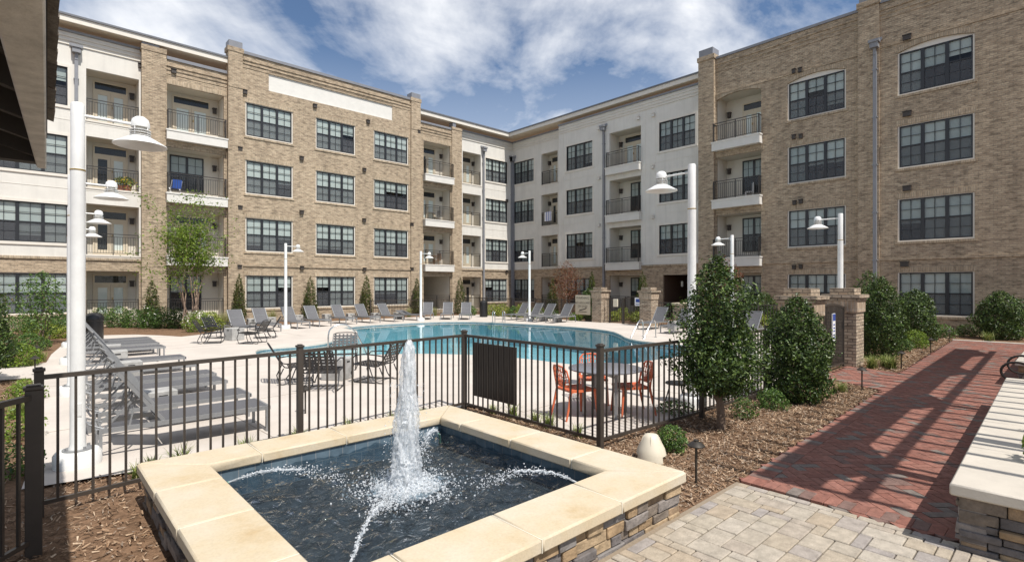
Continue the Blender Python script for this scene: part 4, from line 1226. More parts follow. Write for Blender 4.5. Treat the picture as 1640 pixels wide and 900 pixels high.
for i in range(nr_):
    for j in range(na_):
        rad = (.06 + .22 * i / (nr_ - 1) * lob[j]); a = 2 * math.pi * j / na_
        b.v.append((rad * math.cos(a), rad * math.sin(a), fz(rad) + rf.normal(0, .011) * (1 if i < nr_ - 1 else 0) - (.03 if i == nr_ - 1 else 0)))
for i in range(nr_ - 1):
    for j in range(na_):
        j2 = (j + 1) % na_
        b.f.append((i * na_ + j, i * na_ + j2, (i + 1) * na_ + j2, (i + 1) * na_ + j)); b.mi.append(0)
b.build('foam', M['foam'], FT, smooth=True)
ICO = [(0, 0, 1), (.894, 0, .447), (.276, .851, .447), (-.724, .526, .447), (-.724, -.526, .447), (.276, -.851, .447), (.724, .526, -.447), (-.276, .851, -.447), (-.894, 0, -.447), (-.276, -.851, -.447), (.724, -.526, -.447), (0, 0, -1)]
ICF = [(0, 1, 2), (0, 2, 3), (0, 3, 4), (0, 4, 5), (0, 5, 1), (1, 6, 2), (2, 7, 3), (3, 8, 4), (4, 9, 5), (5, 10, 1), (6, 7, 2), (7, 8, 3), (8, 9, 4), (9, 10, 5), (10, 6, 1), (11, 7, 6), (11, 8, 7), (11, 9, 8), (11, 10, 9), (11, 6, 10)]
def drops(name, pts, rads, parent, stretch=None):
    v = []; f = []
    for i, (p, r_) in enumerate(zip(pts, rads)):
        b0 = len(v); s = stretch[i] if stretch is not None else (1, 1, 1)
        v += [(p[0] + q[0] * r_ * s[0], p[1] + q[1] * r_ * s[1], p[2] + q[2] * r_ * s[2]) for q in ICO]
        f += [tuple(b0 + k for k in t) for t in ICF]
    me = bpy.data.meshes.new(name); me.from_pydata(v, [], f); me.materials.append(M['foam'])
    me.polygons.foreach_set('use_smooth', [True] * len(me.polygons))
    o = bpy.data.objects.new(name, me); COL.objects.link(o); o.parent = parent; o['kind'] = 'stuff'
    return o
pts, rads, st = [], [], []
for i in range(7600):                                  # splash ring at the foot of the column and spray round it
    a = rng.uniform(0, 6.283)
    if i < 6800:
        d = abs(rng.normal(0, .19)) + .1; z = .165 + abs(rng.normal(0, .045)) * math.exp(-(d - .1) * 2); r_ = .0018 + .0075 * rng.uniform() ** 2.5
    elif i < 7900:
        d = .1 + abs(rng.normal(0, .075)); z = .2 + rng.uniform(0, 1) ** 1.6 * .95; r_ = rng.uniform(.002, .006); d = min(d, .25 - z * .08)
    else:
        d = rng.uniform(.2, .62); z = .165 + rng.exponential(.06); r_ = rng.uniform(.002, .005)
    pts.append((d * math.cos(a), d * math.sin(a), z)); rads.append(r_); st.append((rng.uniform(.7, 1.5), rng.uniform(.7, 1.5), rng.uniform(.6, 1.6)))
drops('splash', pts, rads, FT, st)
# four side nozzles and their arcs
def arc(nz, land, top, seed):
    r = np.random.default_rng(seed)
    nz = Vector(nz); land = Vector(land)
    b = MB()
    d = (land - nz).normalized()
    b.tube([nz - d * .05 + Vector((0, 0, -.12)), nz - d * .02 + Vector((0, 0, -.03)), nz + d * .05 + Vector((0, 0, .03))], [.012, .014, .009], 8)
    b.build('nozzle', M['verdigris'], FT)
    pts, rads, st = [], [], []
    path = []
    for i in range(26):
        t = i / 25; p = nz.lerp(land, t); p.z = nz.z + (land.z - nz.z) * t + top * 4 * t * (1 - t)
        path.append(p + Vector(r.normal(0, .004 + .006 * t, 3)))
    b = MB(); b.tube(path[:17], [.006 + .004 * i / 17 + r.uniform(-.001, .003) for i in range(17)], 7)
    b.build('water_arc', M['foam'], FT, smooth=True)
    for i in range(520):
        t = r.uniform(.1, 1) ** .8; p = nz.lerp(land, t); p.z = nz.z + (land.z - nz.z) * t + top * 4 * t * (1 - t)
        s = .008 + .05 * t * t
        pts.append(p + Vector((r.normal(0, s), r.normal(0, s), r.normal(0, s * .8)))); rads.append(r.uniform(.002, .006)); st.append((r.uniform(.8, 1.8), r.uniform(.8, 1.8), r.uniform(.7, 1.4)))
    drops('water_spray', pts, rads, FT, st)
arc((-1.22, 1.18, .17), (-.36, .5, .18), .13, 1)
arc((1.2, -1.12, .17), (.42, -.5, .18), .16, 2)
arc((1.2, 1.2, .17), (.5, .55, .18), .16, 3)
arc((-1.18, -1.2, .17), (-.3, -.34, .18), .22, 4)

# ================================================================== FENCES, GATES, PILLARS
def fence(name, label, pts, posts, h=1.22, step=0.124, parent_loc=None, group=None, first=True, last=True):
    o = (pts[0][0], pts[0][1], 0)
    t = thing(name, label, 'fence', o, 0, group)
    for i in range(len(pts) - 1):
        a = Vector((pts[i][0] - o[0], pts[i][1] - o[1], 0)); c = Vector((pts[i + 1][0] - o[0], pts[i + 1][1] - o[1], 0))
        d = (c - a); L = d.length; d /= L
        b = MB()
        up = Vector((0, 0, 1))
        z = lambda v, k: v + up * k
        b.bar(z(a, h - .02), z(c, h - .02), .045, .04); b.bar(z(a, .09), z(c, .09), .032, .035)
        k = round(L / step)
        for j in range(1, k):
            p = a + d * (L * j / k)
            b.bar(z(p, .108), z(p, h - .04), .019, .019, up=d)
        b.build('picket_panel', M['fence'], t)
    for p in posts:
        b = MB(); x, y = p[0] - o[0], p[1] - o[1]; w_ = p[2] if len(p) > 2 else .034
        b.box(x - w_, x + w_, y - w_, y + w_, -.05, h + .035); b.box(x - w_ - .009, x + w_ + .009, y - w_ - .009, y + w_ + .009, h + .035, h + .06)
        b.box(x - w_ + .008, x + w_ - .008, y - w_ + .008, y + w_ - .008, h + .06, h + .072)
        b.build('post', M['fence'], t, bevel=.004)
    return t
F0, F1, F2, F3 = (0.07, 6.22), (2.46, 6.52), (5.26, 6.86), (5.24, 4.06)
fence('metal_fence', 'bronze picket fence right behind the fountain, turning a corner by the orange chairs', [F0, F1, F2, F3, (7.6, 3.94), (9.95, 3.9), (12.3, 3.98)],
      [F0, F1, (*F2, .036), (*F3, .036), (7.6, 3.94), (9.95, 3.9)])
fence('metal_fence', 'short dark picket fence ending at the thick gate post, left edge', [(0.03, 5.36), (-.55, 4.64), (-1.9, 2.9)], [(0.03, 5.36, .05), (-1.2, 3.8)], h=1.19)
fence('metal_fence', 'long black picket fence beyond the pool in front of the shaded wing', [(23.55, 30.6), (23.7, 25.8), (23.85, 21.4), (23.75, 18.75)], [(23.55, 30.6), (23.6, 28.2), (23.7, 25.8), (23.78, 23.6), (23.85, 21.4)])
fence('metal_fence', 'black picket fence between the far pillar and the right hand loungers', [(23.4, 14.4), (23.6, 9.6), (23.7, 5.2), (15.9, 4.25)], [(23.6, 12.0), (23.6, 9.6), (23.7, 7.4), (23.7, 5.2), (19.8, 4.7)])
fence('metal_fence', 'short picket fence beside the open gate between the two far pillars', [(23.72, 18.0), (23.62, 16.75)], [(23.62, 16.75, .05), (23.7, 17.7)], h=1.3)
fence('metal_fence', 'black patio railing in front of the ground floor passage of the sunlit wing', [(16.3, 31.2), (20.2, 31.5), (23.4, 31.0)], [(16.3, 31.2), (20.2, 31.5)], h=1.1)
def gate(label, p, q, h, arch=.12):
    t = thing('metal_gate', label, 'gate', (p[0], p[1], 0))
    c = Vector((q[0] - p[0], q[1] - p[1], 0)); L = c.length; d = c / L; up = Vector((0, 0, 1))
    b = MB()
    for s in (0.02, L - .02): b.bar(d * s, d * s + up * h, .045, .045, up=d)
    b.bar(up * .08, c + up * .08, .035, .05); 
    top = [d * (L * i / 12) + up * (h - .03 + arch * 4 * (i / 12) * (1 - i / 12)) for i in range(13)]
    for i in range(12): b.bar(top[i], top[i + 1], .035, .045)
    b.build('gate_frame', M['fence'], t)
    b = MB(); k = round(L / .095)
    for j in range(1, k):
        s = j / k
        b.bar(d * (L * s) + up * .1, d * (L * s) + up * (h - .05 + arch * 4 * s * (1 - s)), .017, .017, up=d)
    b.build('gate_pickets', M['fence'], t)
    b = MB(); b.bar(d * (L - .07) + up * .95, d * (L - .07) + up * 1.12, .05, .05, up=d); b.build('latch', M['black'], t)
gate('arched bronze picket gate beside the near brick pillar on the path', (13.15, 4.05), (15.1, 4.05), 1.5, .1)
gate('arched black picket gate between the two far brick pillars', (23.6, 16.7), (23.45, 15.45), 1.35, .16)
def pillar(label, cx, cy, w_=.33, hs=1.36):
    t = thing('brick_pillar', label, 'pillar', (cx, cy, 0), 0, 'brick gate pillars')
    b = MB(); b.box(-w_, w_, -w_, w_, -.05, hs); b.build('shaft', M['pillarbrick'], t)
    b = MB(); b.box(-w_ - .03, w_ + .03, -w_ - .03, w_ + .03, hs, hs + .28); b.build('soldier_band', M['pillarsoldier'], t)
    b = MB(); b.box(-w_ - .055, w_ + .055, -w_ - .055, w_ + .055, hs + .28, hs + .35); b.box(-w_ - .1, w_ + .1, -w_ - .1, w_ + .1, hs + .35, hs + .44)
    b.box(-w_ + .05, w_ - .05, -w_ + .05, w_ - .05, hs + .44, hs + .60); b.build('cap', M['pillarbrick'], t, bevel=.006)
pillar('nearest brick gate pillar, standing on the red path with the blue and white notice', 15.5, 4.12)
pillar('brick gate pillar half hidden behind the broad round holly', 12.62, 4.2)
pillar('far brick pillar beside the tan rules sign', 23.75, 18.4)
pillar('far brick pillar with the small blue sign, behind the grey lounger', 23.3, 14.95)
t = thing('brick_pier', 'low pale brick pier with flat top behind the right hand lounger', 'pier', (23.2, 12.75, 0))
b = MB(); b.box(-.4, .4, -.55, .55, -.05, 1.12); b.build('shaft', M['pillarbrick'], t)
b = MB(); b.box(-.45, .45, -.6, .6, 1.12, 1.22); b.build('cap', M['coping'], t, bevel=.01)
# boards and signs
def text(body, size, loc, rot, m, parent, name='lettering', align='CENTER'):
    cu = bpy.data.curves.new(name, 'FONT'); cu.body = body; cu.size = size; cu.align_x = align; cu.align_y = 'CENTER'; cu.extrude = .001
    tmp = bpy.data.objects.new(name, cu); COL.objects.link(tmp)
    bpy.context.view_layer.update()
    me = bpy.data.meshes.new_from_object(tmp.evaluated_get(bpy.context.evaluated_depsgraph_get()))
    bpy.data.objects.remove(tmp)
    me.materials.clear(); me.materials.append(m)
    o = bpy.data.objects.new(name, me); COL.objects.link(o); o.parent = parent; o.location = loc; o.rotation_euler = rot
    return o
t = thing('notice_board', 'flat dark brown back of a notice board fixed to the fence', 'sign', (5.30, 6.0, 0))
b = MB()
b.box(.0, .02, -.34, .69, .24, 1.10)
b.box(-.006, -.0005, -.32, .67, .26, 1.08)
b.build('board', M['fence'], t)
t = thing('rules_sign', 'tan pool rules board with dark lettering on the far black fence', 'sign', (23.62, 19.55, 0))
b = MB(); b.box(-.02, .02, -.56, .56, .38, 1.5); b.build('board', M['signtan'], t, bevel=.008)
rx = (R(90), 0, R(-90))
text("WARNING", .2, (-.024, 0, 1.34), rx, M['ink'], t); text("NO LIFEGUARD", .16, (-.024, 0, 1.06), rx, M['ink'], t); text("ON DUTY", .16, (-.024, 0, .86), rx, M['ink'], t)
b = MB(); b.bar((-.024, .25, .62), (-.024, -.22, .72), .004, .05, up=(0, 0, 1)); b.bar((-.024, .3, .55), (-.024, -.3, .53), .004, .03); b.lathe([(0, -.05), (.05, 0), (0, .05)], 10, (-.02, -.25, .78)); b.build('swimmer_symbol', M['ink'], t)
t = thing('gate_sign', 'small white and blue sign on the far gate', 'sign', (23.32, 15.62, 0))
b = MB(); b.box(-.015, .015, -.18, .18, 1.0, 1.42); b.build('board', M['signwhite'], t)
b = MB(); b.box(-.019, -.0155, -.12, .12, 1.18, 1.36); b.box(-.019, -.0155, -.13, .13, 1.06, 1.1); b.build('blue_print', M['signblue'], t)
t = thing('gate_sign', 'tall narrow white notice with a blue header on the bronze gate', 'sign', (14.1, 3.99, 0))
b = MB(); b.box(-.1, .1, -.012, .012, .70, 1.36); b.build('board', M['signwhite'], t)
b = MB(); b.box(-.09, .09, -.016, -.0125, 1.19, 1.35); b.build('blue_print', M['signblue'], t)
b = MB()
for z in (1.08, 1.0, .93, .84, .78): b.box(-.055, .055, -.016, -.0125, z, z + .03)
b.build('print_lines', M['signblue'], t)
t = thing('gate_box', 'small pale lock box on the post beside the far open gate', 'box', (23.6, 17.2, 0))
b = MB(); b.box(-.09, .0, -.14, .14, .9, 1.32); b.build('cover', M['beige'], t, bevel=.01)

# ================================================================== LAMP POSTS
def make_lamp():
    t = thing('lamp_post', 'lamp', 'lamp post', (0, 0, 0), 0, 'white courtyard lamp posts')
    b = MB(); b.lathe([(0, 0), (.22, 0), (.22, .13), (.19, .17), (0, .17)], 28); b.build('footing', M['lampwhite'], t, smooth=True)
    b = MB(); b.lathe([(0, .172), (.14, .172), (.14, .186), (0, .186)], 24)
    for i in range(4):
        a = i * math.pi / 2 + .5; b.lathe([(0, .18), (.014, .18), (.014, .215), (0, .215)], 6, (.115 * math.cos(a), .115 * math.sin(a), 0))
    b.build('base_plate', M['alu'], t)
    b = MB(); b.box(-.03, .03, -.0745, -.055, .55, .70); b.build('access_cover', M['lampwhite'], t, bevel=.004)
    b = MB(); b.lathe([(0.09, .15), (.082, .2), (.071, .25), (.069, 3.3)], 20); b.lathe([(.069, 3.315), (.064, 3.32), (.064, 4.04), (.056, 4.06), (0, 4.06)], 20); b.build('pole', M['lampwhite'], t, smooth=True)
    b = MB(); b.lathe([(.07, 3.298), (.072, 3.30), (.072, 3.316), (.064, 3.318)], 20); b.build('band', M['brassband'], t)
    b = MB(); b.tube([(.06, 0, 3.93), (.52, 0, 3.93)], .016, 8); b.build('arm', M['lampwhite'], t)
    h = MB(); c = (.58, 0, 0)
    h.lathe([(0, 4.035), (.045, 4.03), (.082, 4.0), (.097, 3.95), (.097, 3.905), (0, 3.905)], 20, c); hd = h.build('lamp_head', M['lampwhite'], t, smooth=True)
    q = MB()
    for z in (3.875, 3.845, 3.815): q.lathe([(.075, z), (.108, z - .006), (.108, z - .012), (.075, z - .006)], 20, c)
    for i in range(4):
        a = i * 1.5708 + .78; q.tube([(c[0] + .09 * math.cos(a), c[1] + .09 * math.sin(a), 3.79), (c[0] + .09 * math.cos(a), c[1] + .09 * math.sin(a), 3.91)], .007, 6)
    q.build('louvre_ring', M['lampwhite'], hd)
    q = MB(); q.lathe([(.0, 3.91), (.055, 3.90), (.06, 3.80), (.05, 3.77), (0, 3.765)], 14, c); q.build('bulb', M['bulb'], hd, smooth=True)
    q = MB(); q.lathe([(.08, 3.80), (.1, 3.795), (.17, 3.755), (.27, 3.695), (.275, 3.685), (.268, 3.685), (.16, 3.745), (.09, 3.785)], 32, c); q.build('lamp_shade', M['lampwhite'], t, smooth=True)
    return t
L0 = make_lamp()
def lamp(px, f, used, rz, label, dz=0):
    r = (px - 820) / FOC * f
    return place(L0, used, (r * CV + f * CU, -r * CU + f * CV, dz), rz, label, 'white courtyard lamp posts')
lamp(124.5, 5.9, False, 0.0, 'tall white lamp post nearest the fountain fence, its footing on the deck')
lamp(115.5, 9.7, True, 0.0, 'second white lamp post behind the nearest one on the left side')
lamp(112.5, 13.6, True, 0.0, 'third white lamp post along the left deck edge')
lamp(112, 17.4, True, 0.0, 'farthest white lamp post of the left deck edge')
lamp(457.5, 25.0, True, 0.0, 'white lamp post in front of the ground floor windows of the sunlit wing')
lamp(674, 30.6, True, 0.0, 'white lamp post at the far corner of the pool beside the brick balcony bay')
lamp(848, 30.2, True, R(90), 'white lamp post beyond the pool in front of the yellow green shrubs')
lamp(1108, 8.85, True, R(90), 'white lamp post rising behind the tall slim holly tree')
lamp(1172.5, 21.0, True, R(90), 'slim distant white lamp post between the holly tree and the arched balcony bay')
lamp(1346, 14.8, True, R(90), 'white lamp post above the near brick gate pillar')

# ================================================================== POOL FURNITURE
def make_lounger(flat=False):
    """head towards -x, feet towards +x"""
    t = thing('sun_lounger', 'l', 'lounger')
    fr = MB(); hw = .31
    for s in (-1, 1): fr.bar((-.93, s * hw, .325), (.95, s * hw, .325), .028, .055)
    for x in (-.93, .95): fr.bar((x, -hw - .014, .324), (x, hw + .014, .324), .03, .05)
    fr.bar((-.25, -hw, .315), (-.25, hw, .315), .03, .03); fr.bar((.4, -hw, .30), (.4, hw, .30), .03, .03)
    fr.build('frame', M['alu'], t)
    for x in (-.9, .92):
        for s in (-1, 1):
            b = MB(); b.bar((x, s * (hw + .002), 0), (x, s * (hw + .002), .352), .045, .032, up=(1, 0, 0)); b.build('leg', M['alu'], t)
    st_ = MB()
    k = 10
    for i in range(k):
        xa = -.27 + 1.2 * i / k; xb = -.27 + 1.2 * (i + 1) / k
        m_ = 8
        for j in range(m_):
            ya = -hw + .012 + (2 * hw - .024) * j / m_; yb = -hw + .012 + (2 * hw - .024) * (j + 1) / m_
            sg = lambda x, y: .355 - .018 * (1 - (y / hw) ** 2) * math.sin(math.pi * (x + .27) / 1.2)
            st_.poly([(xa, ya, sg(xa, ya)), (xb, ya, sg(xb, ya)), (xb, yb, sg(xb, yb)), (xa, yb, sg(xa, yb))])
    st_.build('seat_sling', M['sling'], t, smooth=True)
    ang = R(14) if flat else R(54); L = .80
    c, s_ = math.cos(ang), math.sin(ang)
    pt = lambda d, y, o=0: (-.28 - c * d - s_ * o, y, .35 + s_ * d - c * o)
    bs = MB()
    k = 8
    for i in range(k):
        for j in range(8):
            da, db = L * i / k, L * (i + 1) / k; ya = -hw + .03 + (2 * hw - .06) * j / 8; yb = -hw + .03 + (2 * hw - .06) * (j + 1) / 8
            sg = lambda d, y: .02 * (1 - (y / hw) ** 2) * math.sin(math.pi * d / L)
            bs.poly([pt(da, ya, sg(da, ya)), pt(da, yb, sg(da, yb)), pt(db, yb, sg(db, yb)), pt(db, ya, sg(db, ya))])
    bs.build('back_sling', M['sling'], t, smooth=True)
    bf = MB()
    for q in (-1, 1): bf.bar(pt(0, q * (hw - .02)), pt(L, q * (hw - .02)), .03, .04, up=(0, 0, 1))
    bf.bar(pt(L, -hw + .005), pt(L, hw - .005), .03, .03); bf.bar(pt(.05, -hw + .03, .03), pt(.05, hw - .03, .03), .025, .025)
    bo = bf.build('back_frame', M['alu'], t)
    su = MB()
    if not flat:
        for q in (-.2, .2): su.bar(pt(.42, q, .02), (-.88, q, .30), .022, .022); su.bar(pt(.42, q * .9, .02), (-.62, q * .9, .30), .018, .018)
        su.bar((-.88, -.3, .3), (-.88, .3, .3), .022, .022); su.bar(pt(.42, -.26, .02), pt(.42, .26, .02), .022, .022)
        su.tube([(-.86, -.22, .33), (-1.0, -.2, .40), (-1.02, 0, .41), (-1.0, .2, .40), (-.86, .22, .33)], .011, 6)
    else: su.bar(pt(.5, -.2, .02), pt(.5, .2, .02), .022, .022)
    su.build('back_support', M['alu'], bo)
    return t
LG = make_lounger(); LGF = make_lounger(True)
used = [False]
def lg(x, y, rz, label, group):
    place(LG, used[0], (x, y), rz, label, group); used[0] = True
G1 = 'loungers in the near left row'
row = [(1.52, 7.98, 'grey sling lounger closest to the fountain fence, full length in view'), (1.58, 9.02, 'grey lounger second from the fountain fence in the left row'),
       (1.62, 10.5, 'grey lounger just beyond the first concrete cube of the left row'), (1.68, 11.5, 'grey lounger between the two concrete cubes of the left row, nearer the far one'),
       (1.72, 13.1, 'grey lounger just before the second concrete cube of the left row'), (1.78, 14.62, 'grey lounger directly past the second concrete cube of the left row'),
       (1.84, 17.5, 'grey lounger first of the far cluster in the left row'), (1.88, 18.75, 'grey lounger second of the far cluster in the left row'),
       (1.92, 19.65, 'grey lounger third of the far cluster in the left row'), (1.95, 20.6, 'grey lounger at the far end of the left row, next to the black bin')]
for x, y, l in row: lg(x, y, R(random.uniform(-1.5, 2.5)), l, G1)
G2 = 'loungers in the row below the sunlit windows'
# head positions from the photograph, feet towards the pool
back = [(374, 22.7, 'leftmost grey lounger of the far row, beside the feather grass'), (413, 24.4, 'grey lounger second from left in the far row'), (458, 26.0, 'grey lounger of the far row in front of the first window and white post'),
        (494, 27.4, 'grey lounger of the far row by the second slim cypress'), (537, 29.0, 'grey lounger of the far row under the middle ground floor window'), (574, 30.0, 'grey lounger of the far row by the third slim cypress'),
        (610, 31.0, 'grey lounger of the far row under the third ground floor window')]
for px, f, l in back:
    r = (px - 820) / FOC * f; hx, hy = r * CV + f * CU, -r * CU + f * CV
    a = R(-83 + random.uniform(-3, 3)); lg(hx + .78 * math.cos(a), hy + .78 * math.sin(a), a, l, G2)
for px, f, l in ((686, 33.4, 'grey lounger facing the pool end on, just right of the far white post'), (718, 33.4, 'middle one of three grey loungers facing the pool end on'), (747, 33.2, 'grey lounger facing the pool end on, next to the black bollard bin')):
    r = (px - 820) / FOC * f; hx, hy = r * CV + f * CU, -r * CU + f * CV
    a = R(-130 + random.uniform(-3, 3)); lg(hx + .78 * math.cos(a), hy + .78 * math.sin(a), a, l, G2)
r = (650 - 820) / FOC * 32; place(LGF, False, (r * CV + 32 * CU, -r * CU + 32 * CV - .5), R(-80), 'grey lounger with its back let down low, left of the far white post', G2)
G3 = 'loungers along the far black fence'
for x, y, l in ((22.0, 23.3, 'grey lounger leftmost of four facing left along the far black fence'), (21.9, 22.05, 'grey lounger second of four along the far black fence'), (21.8, 20.95, 'grey lounger third of four along the far black fence'), (21.95, 19.75, 'grey lounger in front of the tan rules sign'),
                (21.9, 13.75, 'grey lounger behind the pool ladder in front of the far brick pillar'), (20.8, 11.85, 'grey lounger partly hidden by the left side of the tall holly'), (20.9, 8.95, 'grey lounger seen between the holly tree and the round holly'), (21.0, 7.3, 'grey lounger mostly hidden behind the broad round holly')):
    lg(x, y, R(180 + random.uniform(-3, 3)), l, G3)
# concrete cube tables
def make_cube(wd=.4, h=.4):
    t = thing('cube_table', 'c', 'side table', (0, 0, 0), 0, 'concrete cube side tables')
    b = MB(); b.box(-wd / 2, wd / 2, -wd / 2, wd / 2, 0, h); b.build('block', M['cube'], t, bevel=.012)
    b = MB()
    for s in (-1, 1):
        b.box(-.06, .06, s * (wd / 2 - .004), s * (wd / 2 + .0015), h - .1, h - .06); b.box(s * (wd / 2 - .004), s * (wd / 2 + .0015), -.06, .06, h - .1, h - .06)
    b.build('slot_shade', M['slot'], t)  # dark surface plates paint the shade inside the hand slots
    return t
CB = make_cube()
cubes = [(1.5, 9.72, 'concrete cube table between the second and third near loungers'), (1.62, 13.88, 'concrete cube table halfway along the left row of loungers'), (1.7, 18.12, 'concrete cube table in the far cluster of the left row'), (1.65, 16.4, 'concrete cube table just before the far cluster of the left row')]
for px, py, l in ((403, 522.5, 'concrete cube table under the edge of the leftmost far lounger'), (434, 520, 'concrete cube table between second and third far loungers'), (478, 515.5, 'concrete cube table by the base of the first white post lounger'), (523, 514, 'concrete cube table between the fourth and fifth far loungers'), (561, 512.5, 'concrete cube table left of the third slim cypress'), (601, 511.5, 'concrete cube table between sixth and seventh far loungers'), (637, 510.5, 'concrete cube table left of the lowered far lounger')):
    cubes.append((*P(px, py), l))
for x, y, l in ((22.4, 22.68, 'concrete cube table between first and second loungers by the black fence'), (22.35, 21.5, 'concrete cube table between second and third loungers by the black fence'), (22.3, 20.35, 'concrete cube table beside the lounger at the rules sign'), (22.0, 12.8, 'concrete cube table between the two loungers behind the pool ladder'), (21.6, 8.1, 'concrete cube table between the two loungers beyond the round holly')): cubes.append((x, y, l))
for i, (x, y, l) in enumerate(cubes): place(CB, i > 0, (x, y), R(random.uniform(-6, 6)), l)
# big cubes amid the strap chairs
CB2 = make_cube(.5, .46)
place(CB2, False, (*P(375, 544.5), 0), R(20), 'taller concrete cube amid the far strap chairs', 'concrete cube side tables')
place(CB2, True, (4.95, 10.95, 0), R(35), 'concrete cube ringed by four black strap chairs near the fence', 'concrete cube side tables')
def make_strap():
    """low black strap chair, facing +x"""
    t = thing('strap_chair', 's', 'chair', (0, 0, 0), 0, 'black strap chairs')
    fr = MB(); hw = .30
    bx, bz = -.56, .80
    for s in (-1, 1):
        y = s * hw
        fr.tube([(-.30, y, .34), (-.40, y, .12), (-.38, y, .02), (-.31, y, .012), (-.22, y, .03), (-.14, y, .14), (-.06, y, .35)], .012, 7)
        fr.tube([(.30, y, .38), (.36, y, .2), (.30, y, .03), (.24, y, .012), (-.22, y, .012)], .012, 7)
        fr.tube([(.30, y, .38), (.33, y, .50), (.26, y, .575), (.05, y, .60), (-.22, y, .585), (-.40, y, .56)], .013, 7)
        fr.tube([(.32, y, .385), (-.2, y, .345), (-.28, y, .36), (-.36, y, .46), (bx, y * .96, bz)], .013, 7)
    fr.tube([(.32, -hw, .385), (.34, 0, .387), (.32, hw, .385)], .012, 7)
    fr.tube([(bx, -hw * .96, bz), (bx - .02, -.18, bz + .03), (bx - .025, 0, bz + .035), (bx - .02, .18, bz + .03), (bx, hw * .96, bz)], .012, 7)
    fr.tube([(.29, -hw, .012), (.29, hw, .012)], .010, 6); fr.tube([(-.2, -hw, .345), (-.2, hw, .345)], .010, 6)
    fr.build('frame', M['strap'], t, smooth=True)
    se = MB()
    for i in range(8):
        x = -.16 + i * .063; z = .352 + (x + .2) * .07
        se.box(x, x + .042, -hw, hw, z - .004, z + .002)
    for i in range(6):
        y = -.24 + i * .09; se.hexa([(-.2, y, .338), (.32, y, .378), (.32, y + .04, .378), (-.2, y + .04, .338), (-.2, y, .343), (.32, y, .383), (.32, y + .04, .383), (-.2, y + .04, .343)])
    se.build('seat_straps', M['strap'], t)
    ba = MB(); A = Vector((-.33, 0, .42)); B_ = Vector((bx, 0, bz)); d = (B_ - A).normalized(); nn = Vector((d.z, 0, -d.x))
    L = (B_ - A).length
    for i in range(6):
        p = A + d * (L * (i + .25) / 6); ba.bar(p + Vector((0, -hw * .97, 0)), p + Vector((0, hw * .97, 0)), .005, .042, up=d)
    for i in range(6):
        y = -.235 + i * .094; ba.bar(A + Vector((0, y, 0)) + nn * .004, B_ + Vector((0, y, 0)) + nn * .004, .042, .004, up=nn)
    ba.build('back_straps', M['strap'], t)
    return t
SC = make_strap()
def toward(x, y, cx, cy): return math.atan2(cy - y, cx - x)
i = 0
for (x, y, l) in ((4.18, 11.17, 'black strap chair in profile on the left of the near concrete cube'), (4.25, 10.02, 'black strap chair with its back to the fence, in front of the near cube'), (5.41, 10.19, 'black strap chair on the right of the near cube, beside the water jet'), (5.65, 12.18, 'black strap chair beyond the near cube, by the stainless handrail')):
    place(SC, i > 0, (x, y), toward(x, y, 4.95, 10.95), l, 'black strap chairs'); i += 1
cx, cy = P(375, 544.5)
for px, py, a, l in ((340, 549, 20, 'black strap chair leftmost in the far group by the planting bed'), (351, 541, -12, 'black strap chair at the back left of the far group'), (403, 549.5, 178, 'black strap chair right of the taller cube, facing left'), (424, 541, 205, 'black strap chair rightmost in the far group')):
    p = P(px, py); place(SC, True, p, R(a) - math.atan2(CU, CV) * 1, l, 'black strap chairs')
# orange chairs and round table
def make_orange():
    """stacking chair facing +x"""
    t = thing('plastic_chair', 'o', 'chair', (0, 0, 0), 0, 'orange plastic chairs')
    b = MB()
    prf = [(-.2, .445), (-.08, .432), (.08, .432), (.2, .445), (.235, .435)]
    for i in range(4):
        (xa, za), (xb, zb) = prf[i], prf[i + 1]
        for k in range(8):
            ya = -.215 + .43 * k / 8 + .006; yb = -.215 + .43 * (k + 1) / 8 - .006
            b.hexa([(xa, ya, za - .014), (xb, ya, zb - .014), (xb, yb, zb - .014), (xa, yb, za - .014), (xa, ya, za), (xb, ya, zb), (xb, yb, zb), (xa, yb, za)])
    for y in (-.225, .205): b.box(-.21, .23, y, y + .02, .41, .446)
    for x in (-.22, .225): b.box(x, x + .022, -.225, .225, .41, .44)
    b.build('seat', M['orange'], t)
    bk_ = MB()
    def bp(u_, z): return (-.215 - (z - .44) * .22 - .03 * (1 - (u_ / .2) ** 2), u_, z)
    rim = [(-.2, .5), (-.205, .62), (-.19, .74), (-.14, .79), (0, .805), (.14, .79), (.19, .74), (.205, .62), (.2, .5)]
    bk_.tube([bp(*q) for q in rim], .014, 7)
    bk_.tube([bp(-.2, .5), bp(0, .49), bp(.2, .5)], .014, 7)
    for k in range(-3, 4):                              # branching leaf-vein openwork
        bk_.tube([bp(k * .028, .495), bp(k * .05, .62), bp(k * .052, .79 - abs(k) * .004)], .009, 6)
    for z in (.56, .64, .72):
        bk_.tube([bp(-.2, z + .02), bp(-.1, z - .015), bp(0, z + .02), bp(.1, z - .015), bp(.2, z + .02)], .008, 6)
    bk_.build('backrest', M['orange'], t, smooth=True)
    for s in (-1, 1):
        b = MB(); b.tube([(.215, s * .2, .43), (.235, s * .215, .2), (.25, s * .225, 0)], [.022, .019, .014], 8); b.build('leg', M['orange'], t, smooth=True)
        b = MB(); b.tube([bp(s * .2, .52), (-.215, s * .2, .43), (-.26, s * .215, .2), (-.31, s * .225, 0)], [.016, .022, .018, .013], 8); b.build('leg', M['orange'], t, smooth=True)
    return t
OC = make_orange()
TC = (6.68, 5.08)
